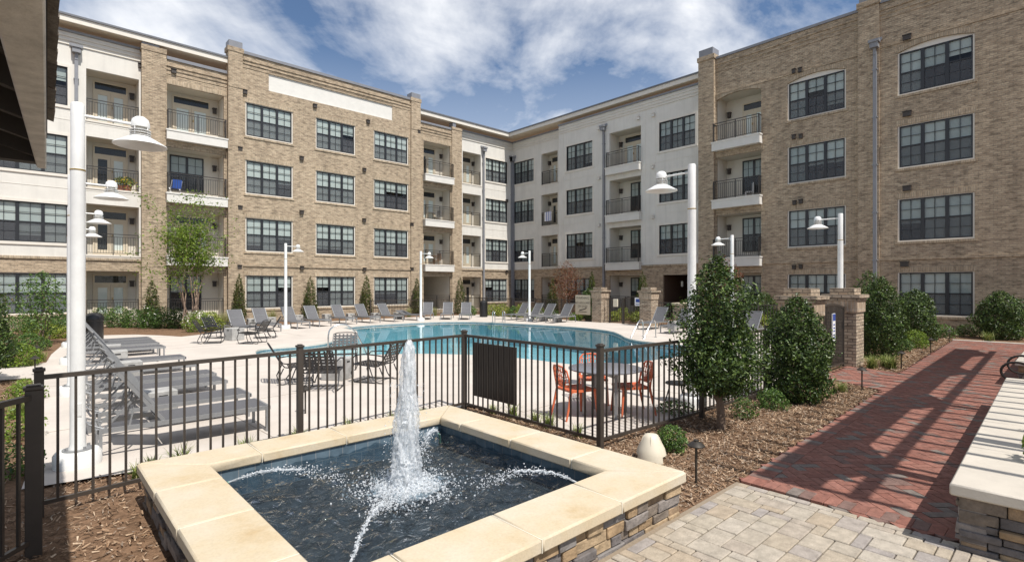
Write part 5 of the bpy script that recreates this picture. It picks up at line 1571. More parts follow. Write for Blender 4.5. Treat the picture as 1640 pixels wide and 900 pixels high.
for i, (x, y, l) in enumerate(((6.22, 5.29, 'orange plastic chair left of the round grey table, side on'), (7.18, 5.72, 'orange plastic chair behind the round grey table'), (7.02, 4.82, 'orange plastic chair right of the round grey table'))):
    place(OC, i > 0, (x, y), toward(x, y, *TC) + R((8, -6, 5)[i]), l, 'orange plastic chairs')
t = thing('round_table', 'round grey metal table among the orange chairs', 'table', (*TC, 0), R(20))
b = MB(); b.lathe([(0, .70), (.56, .70), (.575, .705), (.575, .722), (.565, .728), (0, .728)], 40); b.build('table_top', M['tabletop'], t, smooth=True)
for a in range(4):
    b = MB(); q = a * math.pi / 2 + .78; b.bar((.36 * math.cos(q), .36 * math.sin(q), .0), (.36 * math.cos(q), .36 * math.sin(q), .70), .045, .045, up=(1, 0, 0)); b.build('leg', M['alu'], t)
b = MB(); b.bar((-.26, -.26, .62), (.26, .26, .62), .03, .03); b.bar((-.26, .26, .621), (.26, -.26, .621), .03, .03); b.build('brace', M['alu'], t)
# stray small table in the holly's shade
t = thing('low_stool', 'low dark round stool half hidden by the trunk side of the tall holly', 'stool', (*P(1085, 642), 0))
b = MB(); b.lathe([(0, .30), (.2, .30), (.21, .31), (.2, .33), (0, .33)], 24); b.build('seat', M['black'], t, smooth=True)
for a in range(3):
    b = MB(); q = a * 2.094; b.tube([(.12 * math.cos(q), .12 * math.sin(q), .30), (.2 * math.cos(q), .2 * math.sin(q), 0)], .012, 6); b.build('leg', M['black'], t)
# handrails, ladders
def rail_thing(label, loc, rz, paths, r=.021):
    t = thing('pool_handrail', label, 'handrail', (*loc, 0), rz)
    for p in paths:
        b = MB(); b.tube(p, r, 10); b.build('tube_rail', M['steel'], t, smooth=True)
        b = MB(); b.lathe([(.06, 0), (.06, .015), (.03, .03)], 14, (p[0][0], p[0][1], 0)); b.build('escutcheon', M['steel'], t, smooth=True)
    return t
def curve(pts, k=6):
    pts = [Vector(p) for p in pts]; out = []
    for i in range(len(pts) - 1):
        p0, p1, p2, p3 = pts[max(i - 1, 0)], pts[i], pts[i + 1], pts[min(i + 2, len(pts) - 1)]
        for j in range(k):
            t_ = j / k
            out.append(.5 * ((2 * p1) + (-p0 + p2) * t_ + (2 * p0 - 5 * p1 + 4 * p2 - p3) * t_ ** 2 + (-p0 + 3 * p1 - 3 * p2 + p3) * t_ ** 3))
    return out + [pts[-1]]
a0 = P(526, 571)
c0 = P(592, 566)
d = Vector((c0[0] - a0[0], c0[1] - a0[1], 0)); L = d.length
rail_thing('single stainless handrail over the shallow end of the pool', a0, math.atan2(d.y, d.x), [curve([(0, 0, 0), (0, 0, .62), (.1, 0, .82), (.32, 0, .9), (.55, 0, .86), (.8, 0, .62), (L * .9, 0, .05), (L, 0, -.25)])])
a0 = P(1040, 539.5)
rail_thing('pair of stainless ladder rails at the right side of the pool', a0, R(186), [curve([(0, y, 0), (0, y, .5), (.08, y, .66), (.24, y, .68), (.5, y, .5), (1.05, y, -.05), (1.2, y, -.4)]) for y in (-.27, .27)])
a0 = P(797, 516)
rail_thing('pair of stainless grab rails on the far pool edge', a0, R(250), [curve([(0, y, 0), (0, y, .45), (.1, y, .62), (.25, y, .6), (.34, y, .45), (.36, y, 0)]) for y in (-.3, .3)])
# bins, lights, covers
t = thing('litter_bin', 'black domed litter bin behind the far end of the left loungers', 'bin', (*P(151, 545), 0))
b = MB(); b.lathe([(0, 0), (.26, 0), (.28, .05), (.28, .72), (.3, .74), (.3, .8)], 24); b.build('drum', M['black'], t, smooth=True)
b = MB(); b.lathe([(.3, .8), (.29, .9), (.2, 1.0), (.1, 1.03), (0, 1.03)], 24); b.build('lid', M['black'], t, smooth=True)
t = thing('litter_bin', 'slim black bin with a domed top beyond the pool', 'bin', (*P(774.5, 507.5), 0))
b = MB(); b.lathe([(0, 0), (.26, 0), (.26, .85), (.22, .88)], 24); b.build('drum', M['black'], t, smooth=True)
b = MB(); b.lathe([(.26, .86), (.25, .98), (.15, 1.08), (0, 1.1)], 24); b.build('lid', M['black'], t, smooth=True)
def make_path_light():
    t = thing('path_light', 'p', 'path light', (0, 0, 0), 0, 'bronze path lights')
    b = MB(); b.tube([(0, 0, -.05), (0, 0, .36)], .013, 10); b.build('stake', M['pathlight'], t, smooth=True)
    b = MB(); b.lathe([(.016, .36), (.03, .365), (.085, .375), (.086, .385), (.05, .415), (.026, .425), (.026, .44), (0, .448)], 24); b.build('hat', M['pathlight'], t, smooth=True)
    return t
PLT = make_path_light()
for i, (px, py, l) in enumerate(((1115, 773, 'bronze path light nearest the fountain corner in the bark'), (1380.5, 623.5, 'bronze path light in front of the near gate pillar'), (1443.5, 590.5, 'bronze path light beside the pale striped grass'), (1490.5, 564, 'bronze path light third along the brick path past the pillar'), (1520, 547, 'farthest bronze path light at the corner of the brick path'), (56, 601, 'bronze path light in the left bed near the deck corner'), (58.5, 580, 'second bronze path light farther back in the left bed'), (489, 662, 'small bronze spotlight in the strip behind the fountain coping'))):
    o = place(PLT, i > 0, P(px, py), R(random.uniform(0, 360)), l, 'bronze path lights')
t = thing('garden_speaker', 'cream dome shaped garden speaker in the bark by the fountain corner', 'speaker', (*P(1043, 733), 0), R(-150)); t.scale = (.76, .76, .76)
def skp(i, j): return i == 0 and (j % 18) in (5, 6, 7, 8, 9, 10, 11)
b = MB(); b.lathe([(.235, -.03), (.225, .07), (.203, .16), (.155, .25), (.125, .32), (.095, .36), (.04, .375), (0, .376)], 36, skip=skp); b.build('shell', M['beige'], t, smooth=True)
b = MB()
for i in range(5):
    a = i * 1.257; b.tube([(.17 * math.cos(a), .17 * math.sin(a), .2), (.13 * math.cos(a), .13 * math.sin(a), .315), (.1 * math.cos(a), .1 * math.sin(a), .355)], .008, 6)
b.build('ridge', M['beige'], t)
b = MB(); b.lathe([(0, .004), (.15, .004), (.14, .10), (0, .14)], 20); b.build('driver', M['black'], t)
t = thing('power_box', 'small grey double outlet box on the deck behind the nearest white post', 'box', (*P(146, 692), 0), R(5))
b = MB(); b.box(-.055, -.003, -.05, .05, 0, .15); b.box(.003, .055, -.05, .05, 0, .15); b.build('housing', M['alu'], t, bevel=.006)
t = thing('stone_bench', 'plain grey stone slab on two blocks at the left edge of the bed', 'bench', (-1.35, 12.6, 0), R(10))
b = MB(); b.box(-.7, .7, -.22, .22, .38, .46); b.build('slab', M['cube'], t, bevel=.01)
for s in (-1, 1):
    b = MB(); b.box(s * .5 - .12, s * .5 + .12, -.18, .18, -.05, .38); b.build('block', M['cube'], t, bevel=.01)
# ================================================================== PLANTERS, BENCH, PERGOLA, PAVILION
def planter(label, x0, x1, y0, y1, h, seed, cw=.55, rz=0.0):
    o = ((x0 + x1) / 2, (y0 + y1) / 2, 0)
    t = thing('raised_planter', label, 'planter', o, rz); e = .05
    b = MB()
    ledge(b, (x0 + e, y1 - e), (x0 + e, y0 + e), -.05, h - .09, (-1, 0), seed); ledge(b, (x1 - e, y1 - e), (x0 + e, y1 - e), -.05, h - .09, (0, 1), seed + 1)
    ledge(b, (x1 - e, y0 + e), (x1 - e, y1 - e), -.05, h - .09, (1, 0), seed + 2)
    b.build('stone_wall', M['ledge'], t, bevel=.006, off=o)
    b = MB(); b.box(x0 + .09, x1 - .09, y0, y1 - .09, -.04, h - .092); b.build('wall_core', M['mortar'], t, off=o)
    b = MB()
    xs_ = [x0 + (x1 - x0) * i / 5 for i in range(6)]
    for i in range(5): b.box(xs_[i] + (.002 if i else 0), xs_[i + 1] - (.002 if i < 4 else 0), y1 - cw, y1, h - .09, h)
    b.box(x0, x0 + cw, y0, y1 - cw - .004, h - .09, h); b.box(x1 - cw, x1, y0, y1 - cw - .004, h - .09, h)
    b.build('coping', M['copingpale'], t, bevel=.012, smooth=True, off=o)
    b = MB(); b.box(x0 + cw, x1 - cw, y0, y1 - cw, h - .09, h - .04); b.build('soil', M['mulch'], t, off=o)
planter('long stone planter with a pale coping at the right edge, nearest the camera', 5.2, 11.9, -1.5, .76, .5, 31, rz=R(1.35))
planter('second stone planter farther along the brick path on the right', 14.6, 20.5, -1.5, .9, .5, 51)
t = thing('garden_bench', 'dark metal bench with round scroll arms at the right edge between the planters', 'bench', (13.2, .35, 0))
for s in (-.62, .62):
    b = MB()
    b.tube([(s + 0, .40 + .2 * math.cos(a), .52 + .17 * math.sin(a)) for a in np.linspace(0, 6.283, 25)], .02, 8)
    b.tube([(s, .36, .37), (s, .34, 0)], .018, 8); b.tube([(s, -.2, .5), (s, -.26, 0)], .018, 8); b.tube([(s, .22, .54), (s, 0, .62), (s, -.22, .6)], .018, 8)
    b.build('arm', M['brassband'] if False else M['pathlight'], t, smooth=True)
b = MB()
for i in range(8): b.box(-.62, .62, -.2 + i * .07, -.15 + i * .07, .40, .42)
b.build('seat', M['pathlight'], t)
b = MB()
for i in range(6): b.box(-.62, .62, -.25 - i * .012, -.23 - i * .012, .48 + i * .075, .53 + i * .075)
b.build('backrest', M['pathlight'], t)
# pergola: stands right of the frame, throws its grid on the path
t = thing('pergola', 'weathered grey timber pergola standing over the right hand planters', 'pergola', (6.8, -.55, 0), R(1.4))
PX = [0.0, 4.5, 9.15, 13.75]
for x in PX:
    for y in (0, -3.0):
        b = MB(); b.box(x - .09, x + .09, y - .09, y + .09, -.05, 4.32); b.build('post', M['greywood'], t)
        if y == 0:
            b = MB()
            
            for sg in (-1, 1):
                q = [(x + sg * .091, 3.2), (x + sg * .091, 4.03), (x + sg * .95, 4.03), (x + sg * .95, 3.93)]
                if sg < 0: q = q[::-1]
                b.hexa([(q[0][0], -.06, q[0][1]), (q[3][0], -.06, q[3][1]), (q[3][0], .06, q[3][1]), (q[0][0], .06, q[0][1]), (q[1][0], -.06, q[1][1]), (q[2][0], -.06, q[2][1]), (q[2][0], .06, q[2][1]), (q[1][0], .06, q[1][1])])
            b.build('knee_brace', M['greywood'], t)
b = MB(); b.box(-1.3, 15.0, -.16, -.1, 4.02, 4.46); b.box(-1.3, 15.0, .1, .16, 4.02, 4.46); b.build('main_beam', M['greywood'], t)
b = MB(); b.box(-1.3, 15.0, -3.16, -3.1, 4.12, 4.46); b.box(-1.3, 15.0, -2.9, -2.84, 4.12, 4.46); b.build('main_beam', M['greywood'], t)
b = MB(); b.box(-1.3, 15.0, -.92, -.80, 4.60, 4.68); b.box(-1.3, 15.0, -1.9, -1.8, 4.60, 4.68); b.build('purlin', M['greywood'], t)
b = MB()
for i in range(37): b.box(-1.25 + i * .45, -1.175 + i * .45, -3.7, .7, 4.461, 4.6)
b.build('rafters', M['greywood'], t)
# pavilion roof at upper left
VO = (-2.5, 2.0, 0)
t = thing('pavilion', 'grey timber pavilion whose dark raftered eave fills the upper left corner', 'pavilion', VO)
W_ = lambda x, y, z: (x - VO[0], y - VO[1], z)
sk = .02
e = lambda v, o: sk * v + o                              # slight skew of the eave line
VE = 5.97
b = MB()
lw = lambda v: e(v, -.005) - (.06 + (6 - v) * .0257)
b.hexa([W_(lw(-4), -4, 3.0), W_(e(-4, -.005), -4, 3.0), W_(e(VE, -.005), VE, 3.0), W_(lw(VE), VE, 3.0), W_(lw(-4), -4, 3.24), W_(e(-4, -.005), -4, 3.24), W_(e(VE, -.005), VE, 3.24), W_(lw(VE), VE, 3.24)])
b.build('eave_beam', M['litwood'], t, bevel=.008)
b = MB()
for v in np.arange(-3.6, 5.9, .62):
    b.hexa([W_(lw(v) - .002, v, 3.05), W_(lw(v) - .002, v + .06, 3.05), W_(-5, v + .06, 4.6), W_(-5, v, 4.6), W_(lw(v) - .002, v, 3.2), W_(lw(v) - .002, v + .06, 3.2), W_(-5, v + .06, 4.75), W_(-5, v, 4.75)])
b.build('rafters', M['darkwood'], t)
b = MB()
b.hexa([W_(e(-4, .0), -4, 3.25), W_(e(VE, .0), VE - .05, 3.25), W_(-5, VE - .05, 4.78), W_(-5, -4, 4.78), W_(e(-4, .0), -4, 3.28), W_(e(VE, .0), VE - .05, 3.28), W_(-5, VE - .05, 4.81), W_(-5, -4, 4.81)])
b.build('roof_deck', M['darkwood'], t)
b = MB()
for j in range(9):
    v0 = -4.0
    k = 0
    while v0 < VE - .6:
        l = random.uniform(.22, .36); k += 1
        if j > 3 and False: pass
        x0 = .045 - j * .5; x1 = x0 - .56; z0_ = 3.285 + j * .152; z1_ = z0_ + .17; dz = random.uniform(0, .012)
        b.hexa([W_(e(v0, x0), v0, z0_ + .012 + dz), W_(e(v0, x0), v0 + l - .006, z0_ + .012 + dz), W_(e(v0, x1), v0 + l - .006, z1_), W_(e(v0, x1), v0, z1_), W_(e(v0, x0), v0, z0_ + .032 + dz), W_(e(v0, x0), v0 + l - .006, z0_ + .032 + dz), W_(e(v0, x1), v0 + l - .006, z1_ + .02), W_(e(v0, x1), v0, z1_ + .02)])
        v0 += l
b.build('shingles', M['shingle'], t)
b = MB()
b.hexa([W_(-5, VE - .17, 3.02), W_(lw(VE) - .004, VE - .17, 3.02), W_(lw(VE) - .004, VE - .05, 3.02), W_(-5, VE - .05, 3.02), W_(-5, VE - .17, 3.22), W_(lw(VE) - .004, VE - .17, 3.22), W_(lw(VE) - .004, VE - .05, 3.22), W_(-5, VE - .05, 3.22)])
b.build('end_beam', M['darkwood'], t)
for z in (3.30, 3.5):
    b = MB(); b.hexa([W_(-5, VE - .13, z), W_(-.3 - (z - 3.2) * 3, VE - .13, z), W_(-.3 - (z - 3.2) * 3, VE - .09, z), W_(-5, VE - .09, z), W_(-5, VE - .13, z + .04), W_(-.3 - (z - 3.2) * 3, VE - .13, z + .04), W_(-.3 - (z - 3.2) * 3, VE - .09, z + .04), W_(-5, VE - .09, z + .04)]); b.build('gable_slat', M['litwood'], t)
for x, y in ((-.55, 5.2), (-.5, -2.6), (-4.8, 5.4), (-4.8, -2.6)):
    b = MB(); b.hexa([W_(x - .12, y - .12, -.05), W_(x + .12, y - .12, -.05), W_(x + .12, y + .12, -.05), W_(x - .12, y + .12, -.05), W_(x - .12, y - .12, 3.02), W_(x + .12, y - .12, 3.02), W_(x + .12, y + .12, 3.02), W_(x - .12, y + .12, 3.02)]); b.build('post', M['greywood'], t)

# ================================================================== PLANTING
def leafmesh(name, C, Nrm, size, aspect, m, fold=.25, jitter=.6):
    """one mesh of many small folded leaves at points C facing roughly along Nrm"""
    k = len(C)
    n = Nrm + rng.normal(0, jitter, (k, 3)); n /= np.linalg.norm(n, axis=1)[:, None] + 1e-9
    a = rng.normal(0, 1, (k, 3)); d = np.cross(n, a); d /= np.linalg.norm(d, axis=1)[:, None] + 1e-9
    s = np.cross(n, d)
    L = size * rng.uniform(.42, 1.4, k)[:, None]; W = L * aspect
    tip = C + d * L / 2; base = C - d * L / 2
    l = C + s * W / 2 + n * W * fold - d * L * .05; r_ = C - s * W / 2 + n * W * fold - d * L * .05
    v = np.stack([base, r_, tip, l], 1).reshape(-1, 3)
    me = bpy.data.meshes.new(name)
    i4 = np.arange(k) * 4
    f = np.stack([np.stack([i4, i4 + 1, i4 + 2], 1), np.stack([i4, i4 + 2, i4 + 3], 1)], 1).reshape(-1, 3)
    me.from_pydata(v.tolist(), [], f.tolist()); me.materials.append(m)
    return me
def lump(D, seed, amp=.22, fr=3.0):
    r = np.random.default_rng(seed); o = np.zeros(len(D))
    for i in range(7):
        q = r.normal(0, 1, 3); q /= np.linalg.norm(q)
        o += np.sin(D @ q * fr * (1 + .5 * i) + r.uniform(0, 6.28)) / (1 + .5 * i)
    return 1 + amp * o / 2
def crown_points(prof, k, seed, shell=.55, amp=.2, fr=3.0, gap=.0, sx=1.0, sy=1.0):
    """points through a crown whose radius follows prof [(z, r)...]; clumpy outline, optional see-through gaps"""
    z0, z1 = prof[0][0], prof[-1][0]
    zz = np.array([p[0] for p in prof]); rr_ = np.array([p[1] for p in prof])
    kk = k * 3
    z = rng.uniform(z0, z1, kk); R_ = np.interp(z, zz, rr_)
    keep = rng.uniform(0, 1, kk) < (R_ / rr_.max()) ** 1.1 + .03
    z = z[keep]; R_ = R_[keep]
    a = rng.uniform(0, 6.283, len(z))
    q = 1 - (1 - shell) * rng.uniform(0, 1, len(z)) ** 1.6
    H = rr_.max()
    D = np.stack([np.cos(a), np.sin(a), (z - (z0 + z1) / 2) / H], 1)
    lm = lump(D, seed, amp, fr)
    rad = R_ * q * lm
    C = np.stack([rad * np.cos(a) * sx, rad * np.sin(a) * sy, z + rng.normal(0, .02 * (z1 - z0), len(z))], 1)
    if gap:
        g = lump(C / H * 2.2, seed + 50, 1.0, 2.6)
        C_ok = g > (1 - gap * .0) - 1.1 + gap
        C = C[C_ok]; D = D[C_ok]
    if len(C) > k: C = C[:k]; D = D[:k]
    nrm = C.copy(); nrm[:, 2] -= (z0 + z1) / 2; nrm /= np.linalg.norm(nrm, axis=1)[:, None] + 1e-9
    nrm[:, 2] += .45
    return C, nrm
def obj(name, me, parent):
    o = bpy.data.objects.new(name, me); COL.objects.link(o); o.parent = parent
    return o
def stems(b, base_r, tips, r0, r1, seed, wob=.06, k=6):
    r = np.random.default_rng(seed)
    for (tx, ty, tz) in tips:
        p0 = Vector((r.normal(0, base_r), r.normal(0, base_r), -.05)); p1 = Vector((tx, ty, tz))
        pts = [p0.lerp(p1, i / k) + Vector((r.normal(0, wob), r.normal(0, wob), 0)) * (0 if i in (0,) else 1) for i in range(k + 1)]
        b.tube(pts, [r0 + (r1 - r0) * i / k for i in range(k + 1)], 7)
def plant(name, label, cat, loc, prof, k, leaf, size, aspect=.5, seed=1, stem=None, bark='bark', group=None, amp=.2, fr=3.0, gap=0, shell=.55, jitter=.7, crown='crown', sx=1.0, sy=1.0, rz=0):
    t = thing(name, label, cat, loc, rz, group)
    C, n = crown_points(prof, k, seed, shell, amp, fr, gap, sx, sy)
    obj(crown, leafmesh(crown, C, n, size, aspect, M[leaf], jitter=jitter), t)
    if stem:
        b = MB(); stems(b, *stem, seed=seed); b.build('trunk', M[bark], t, smooth=True)
    return t
def base_at(px, f):
    r = (px - 820) / FOC * f
    return (r * CV + f * CU, -r * CU + f * CV, -.03)
g_h = 'clipped holly trees and bushes'
# tall slim holly in front of the fence: separate tiers with sky between
t = thing('holly_tree', 'tall loose holly tree with a bare trunk in front of the bronze fence', 'tree', (7.2, 3.5, -.03), 0, g_h)
C1, n1_ = crown_points([(.5, .2), (.66, .46), (.95, .55), (1.3, .52), (1.7, .47), (2.05, .36), (2.3, .2), (2.46, .04)], 14000, 21, .25, .46, 5.0)
obj('crown', leafmesh('crown', C1, n1_, .055, .5, M['holly'], jitter=.9), t)
C2, n2_ = crown_points([(.45, .05), (.62, .44), (.9, .52), (1.2, .48), (1.45, .25)], 4000, 25, .5, .5, 5.5)
C2 = C2 + np.array([.06, -.03, 0])
obj('crown', leafmesh('crown', C2, n2_, .055, .5, M['holly'], jitter=.9), t)
b = MB(); stems(b, .015, [(.02, .01, 2.2)], .065, .015, 3, .012, 9)
for q in ((.4, .1, .95), (-.35, .12, .9), (.12, -.42, .85), (.3, -.25, 1.3), (-.3, -.2, 1.3), (-.12, .3, 1.7)): b.tube([(0, 0, q[2] - .5), (q[0] * .5, q[1] * .5, q[2] - .15), q], [.022, .015, .007], 6)
b.build('trunk', M['bark'], t, smooth=True)
def holly(label, loc, h, r, k, seed, size=.055, wide=False, mul=1.7):
    prof = [(.02, r * .62), (.12 * h, r * .9), (.35 * h, r), (.6 * h, r * .93), (.82 * h, r * .66), (.95 * h, r * .3), (h, r * .05)]
    t = plant('holly_bush', label, 'bush', loc, prof, int(k * mul), 'holly', size, .55, seed, stem=(.03, [(0, 0, h * .6), (.1, .1, h * .5)], .04, .01), group=g_h, amp=.24, fr=5.0, shell=.45, jitter=.8)
    sprigs(t, h, r, seed, size)
    return t
def sprigs(t, h, r, seed, size, k=34):
    # stray shoots past the clipped outline
    q = np.random.default_rng(seed + 900); pts = []; nr = []
    for i in range(k):
        a = q.uniform(0, 6.283); z = q.uniform(.15, .95) * h; rr_ = r * (1 if z < .6 * h else 1 - (z - .6 * h) / (.45 * h)) * .95
        d = np.array([math.cos(a), math.sin(a), q.uniform(.2, 1.4)]); d /= np.linalg.norm(d); L = q.uniform(.1, .26)
        for j in range(9):
            pts.append(np.array([rr_ * math.cos(a), rr_ * math.sin(a), z]) + d * L * j / 8 + q.normal(0, .014, 3)); nr.append(d)
    obj('leaves', leafmesh('leaves', np.array(pts), np.array(nr), size * .9, .5, M['shrub'], jitter=.9), t)
holly('broad round holly hiding one gate pillar, right of the tall loose holly', (10.0, 3.40, -.03), 1.84, .54, 11000, 31, .052)
holly('dense holly right of the near gate pillar, tapering to a point', (*P(1411, 571)[:2], -.03), 2.28, .60, 7500, 32, .062)
holly('conical holly in front of the ground floor window beyond the pillar', (*P(1466, 548)[:2], -.03), 1.92, .68, 6000, 33, .07)
holly('rounded holly rightmost against the shaded brick wall', (*P(1603, 542)[:2], -.03), 1.85, .82, 6500, 34, .075)
holly('big dark holly filling the left edge of the picture', (-1.05, 15.3, -.03), 2.35, .8, 8000, 35, .075)
holly('dark holly at the black far fence behind the loungers', base_at(1225, 24.6), 1.75, .55, 3200, 36, .08)
holly('dark round topped holly by the far brick pillar and rules sign', base_at(943, 33.5), 1.9, .6, 2400, 37, .09)
holly('upright holly behind the dense one at the pillar', (*base_at(1392, 17.3)[:2], -.03), 2.55, .55, 3500, 38, .07)
# slim cypresses along the walls
CY = None
def make_cypress(h, r, k, seed):
    prof = [(0, r * .7), (.1 * h, r), (.4 * h, r * .88), (.7 * h, r * .6), (.9 * h, r * .3), (h, r * .04)]
    C, n = crown_points(prof, k, seed, .5, .3, 5.0)
    n[:, 2] *= .3
    return leafmesh('crown', C, n, .10, .4, M['cypressleaf'], jitter=.6)
cyp = [(243, 26.6, 2.35, 'slim cypress left of the leafy crape myrtle, browning at its tip'), (383, 29.2, 2.7, 'slim cypress between the balcony bay and the first ground floor window'), (497, 31.8, 2.6, 'slim cypress between the first and second ground floor windows'),
       (587, 34.4, 2.75, 'slim cypress between the second and third ground floor windows'), (668, 37.0, 2.6, 'slim cypress just left of the far white lamp post'), (737, 38.6, 2.7, 'slim cypress at the brick pilaster beside the cream corner bay'),
       (885, 36.5, 2.6, 'slim cypress left of the bronze leaved maple'), (948, 34.0, 3.0, 'slim cypress against the window right of the bronze maple'), (1029, 31.0, 2.9, 'slim cypress behind the far brick pillar with the blue sign')]
cm = [make_cypress(2.6, .42, 2600, 41), make_cypress(2.6, .38, 2600, 42), make_cypress(2.6, .45, 2600, 43)]
bt_ = MB(); stems(bt_, .01, [(0, 0, 2.0)], .04, .01, 5); btm = bt_.build('trunk', M['bark'])
for i, (px, f, h, l) in enumerate(cyp):
    t = thing('cypress', l, 'tree', base_at(px, f), random.uniform(0, 6), 'slim cypresses along the walls')
    t.scale = (1, 1, h / 2.6)
    obj('crown', cm[i % 3], t)
    obj('trunk', btm.data, t)
bpy.data.objects.remove(btm)
plant('cypress', 'browning bushy cypress behind the dark holly at the left edge', 'tree', (-.9, 19.0, -.03), [(0, .4), (.6, .6), (1.6, .5), (2.3, .3), (2.75, .05)], 3200, 'cypressleaf', .10, .4, 48, stem=(.01, [(0, 0, 2)], .05, .01), group='slim cypresses along the walls', amp=.3, fr=5)
# crape myrtle with several pale stems
t = thing('crape_myrtle', 'multi stemmed crape myrtle with a bright green crown by the balcony bay', 'tree', base_at(306, 24.6))
tips = [(-1.0, .2, 4.3), (-.5, -.3, 5.0), (0, .3, 5.4), (.4, -.2, 5.0), (.8, .2, 4.4), (-.2, -.5, 4.2), (.5, .5, 4.6), (-.7, .5, 5.2)]
b = MB(); stems(b, .14, tips, .036, .010, 7, .05, 9)
r7 = np.random.default_rng(5)
CC = []
def twig(p0, p1, r0, dens):
    pts = [p0.lerp(p1, i / 4) + Vector(r7.normal(0, .05, 3)) for i in range(5)]
    b.tube(pts, [r0, r0 * .8, r0 * .6, r0 * .45, r0 * .3], 5)
    for i in range(dens):
        q = p0.lerp(p1, r7.uniform(.15, 1.05)); CC.append(np.array(q) + r7.normal(0, .17, 3))
for tx, ty, tz in tips:
    for i in range(9):
        u_ = r7.uniform(.55, 1.0); p = Vector((tx * u_, ty * u_, tz * u_))
        a = r7.uniform(0, 6.28); l = r7.uniform(.5, 1.25)
        q = p + Vector((math.cos(a) * l * .75, math.sin(a) * l * .75, l * r7.uniform(.1, .9)))
        twig(p, q, .012, 90)
for q in ((-2.1, -.9, 2.6), (-2.0, .2, 3.0), (-2.4, -.5, 3.5), (.1, -1.0, 2.2), (-.9, -1.0, 2.3), (1.7, -.4, 3.4), (-1.9, -.3, 5.9), (-2.3, .1, 6.3), (1.4, .2, 6.1), (.5, 0, 6.4)):
    twig(Vector((q[0] * .25, q[1] * .25, q[2] * .8)), Vector(q), .012, 70)
cpt, _n = crown_points([(2.7, .3), (3.2, 1.0), (4.0, 1.5), (4.9, 1.55), (5.6, 1.1), (6.3, .5), (6.6, .1)], 1500, 88, .2, .55, 4.5)
C = np.vstack([np.array(CC), cpt + np.array([.05, 0, 0])]); n = np.zeros_like(C); n[:, 2] = 1
obj('crown', leafmesh('crown', C, n, .115, .5, M['myrtle'], jitter=.9), t)
b.build('trunk', M['palebark'], t, smooth=True)
# bronze maple, photinia
plant('maple_tree', 'small bronze red maple in front of the shaded wing beyond the pool', 'tree', base_at(908, 34.6), [(1.0, .2), (1.4, .8), (2.2, 1.05), (3.0, .85), (3.5, .35), (3.7, .05)], 3200, 'mapleleaf', .10, .45, 61, stem=(.05, [(-.4, .1, 2.4), (.3, -.2, 2.6), (0, .3, 2.9)], .05, .012), bark='palebark', amp=.4, fr=5, shell=.25)
plant('photinia_shrub', 'red leaved shrub peeking out behind the tall loose holly', 'bush', base_at(1160, 25.0), [(0, .4), (1.2, .7), (2.6, .8), (3.3, .3), (3.45, .05)], 3000, 'mapleleaf', .10, .45, 62, stem=(.05, [(0, 0, 2.5)], .05, .02), amp=.3, shell=.4)
plant('small_tree', 'airy pale green small tree in front of the left window', 'tree', base_at(68, 18.4), [(.3, .2), (.7, .6), (1.3, .85), (1.9, .75), (2.35, .4), (2.55, .08)], 2300, 'shrub', .10, .5, 63, stem=(.05, [(-.4, 0, 1.7), (.3, .2, 1.9), (0, -.3, 2.0), (.1, .1, 2.2)], .028, .008), amp=.35, fr=5, shell=.2, jitter=1.0)
# hedge shrubs
def shrub(label, loc, h, r, k, leaf, size, seed, flowers=None, group='low shrubs in the beds'):
    t = plant('shrub', label, 'shrub', loc, [(0, r * .7), (.25 * h, r), (.6 * h, r * .95), (.9 * h, r * .5), (h, r * .1)], k, leaf, size, .5, seed, stem=(.05, [(r * .3, 0, h * .6), (-r * .3, .1, h * .6), (0, -r * .3, h * .6)], .015, .005), group=group, amp=.25, fr=4.5, shell=.45, jitter=.9)
    if flowers:
        C, n = crown_points([(.2 * h, r), (.6 * h, r), (h, r * .4)], 60, seed + 7, .95, .25, 4.5)
        obj('flowers', leafmesh('flowers', C, n, .09, .8, M[flowers], jitter=.3), t)
    return t
hs = [(166, 26.6, 1.0, .62, 'shrub', None, 'dark shrub nearest the black bin below the beige doors'), (190, 26.2, 1.05, .6, 'shrub', None, 'second shrub below the beige ground floor doors'), (214, 26.0, .95, .55, 'shrub', None, 'third shrub below the beige ground floor doors'),
      (240, 25.6, 1.1, .6, 'shrub', 'petal', 'white flecked shrub at the foot of the browning cypress'), (262, 25.6, 1.05, .6, 'shrub', None, 'shrub just right of the browning cypress'), (284, 25.6, .95, .5, 'holly', None, 'small dark shrub left of the crape myrtle stems'),
      (318, 23.6, .95, .62, 'myrtle', 'petal', 'bright green white flowered shrub under the crape myrtle'), (338, 24.2, .9, .5, 'limeshrub', None, 'lime shrub right of the crape myrtle stems'),
      (92, 25.2, .8, .7, 'shrub', None, 'spreading shrub left of the nearest white lamp post'), (60, 24.6, .85, .7, 'myrtle', None, 'spreading shrub under the airy small tree'), (112, 27.0, .9, .5, 'shrub', None, 'shrub half hidden behind the nearest white lamp post')]
for i, (px, f, h, r, lf, fl, l) in enumerate(hs): shrub(l, base_at(px, f), h, r, 1500, lf, .085, 70 + i, fl)
for i, (px, f, h, r, lf, l) in enumerate(((28, 13.2, .6, .45, 'myrtle', 'bright low shrub under the big dark holly at the left edge'), (47, 16.5, .55, .5, 'shrub', 'low shrub beyond the left bed path lights'), (84, 20.5, .6, .5, 'limeshrub', 'low yellow green shrub at the left deck corner'), (30, 21.0, .9, .7, 'shrub', 'dark shrub behind the low ones of the left bed'), (62, 21.5, .65, .6, 'myrtle', 'bright shrub at the foot of the airy small tree'), (100, 23.5, .6, .5, 'shrub', 'low shrub just left of the lamp posts'))):
    shrub(l, base_at(px, f), h, r, 1300, lf, .08, 200 + i)
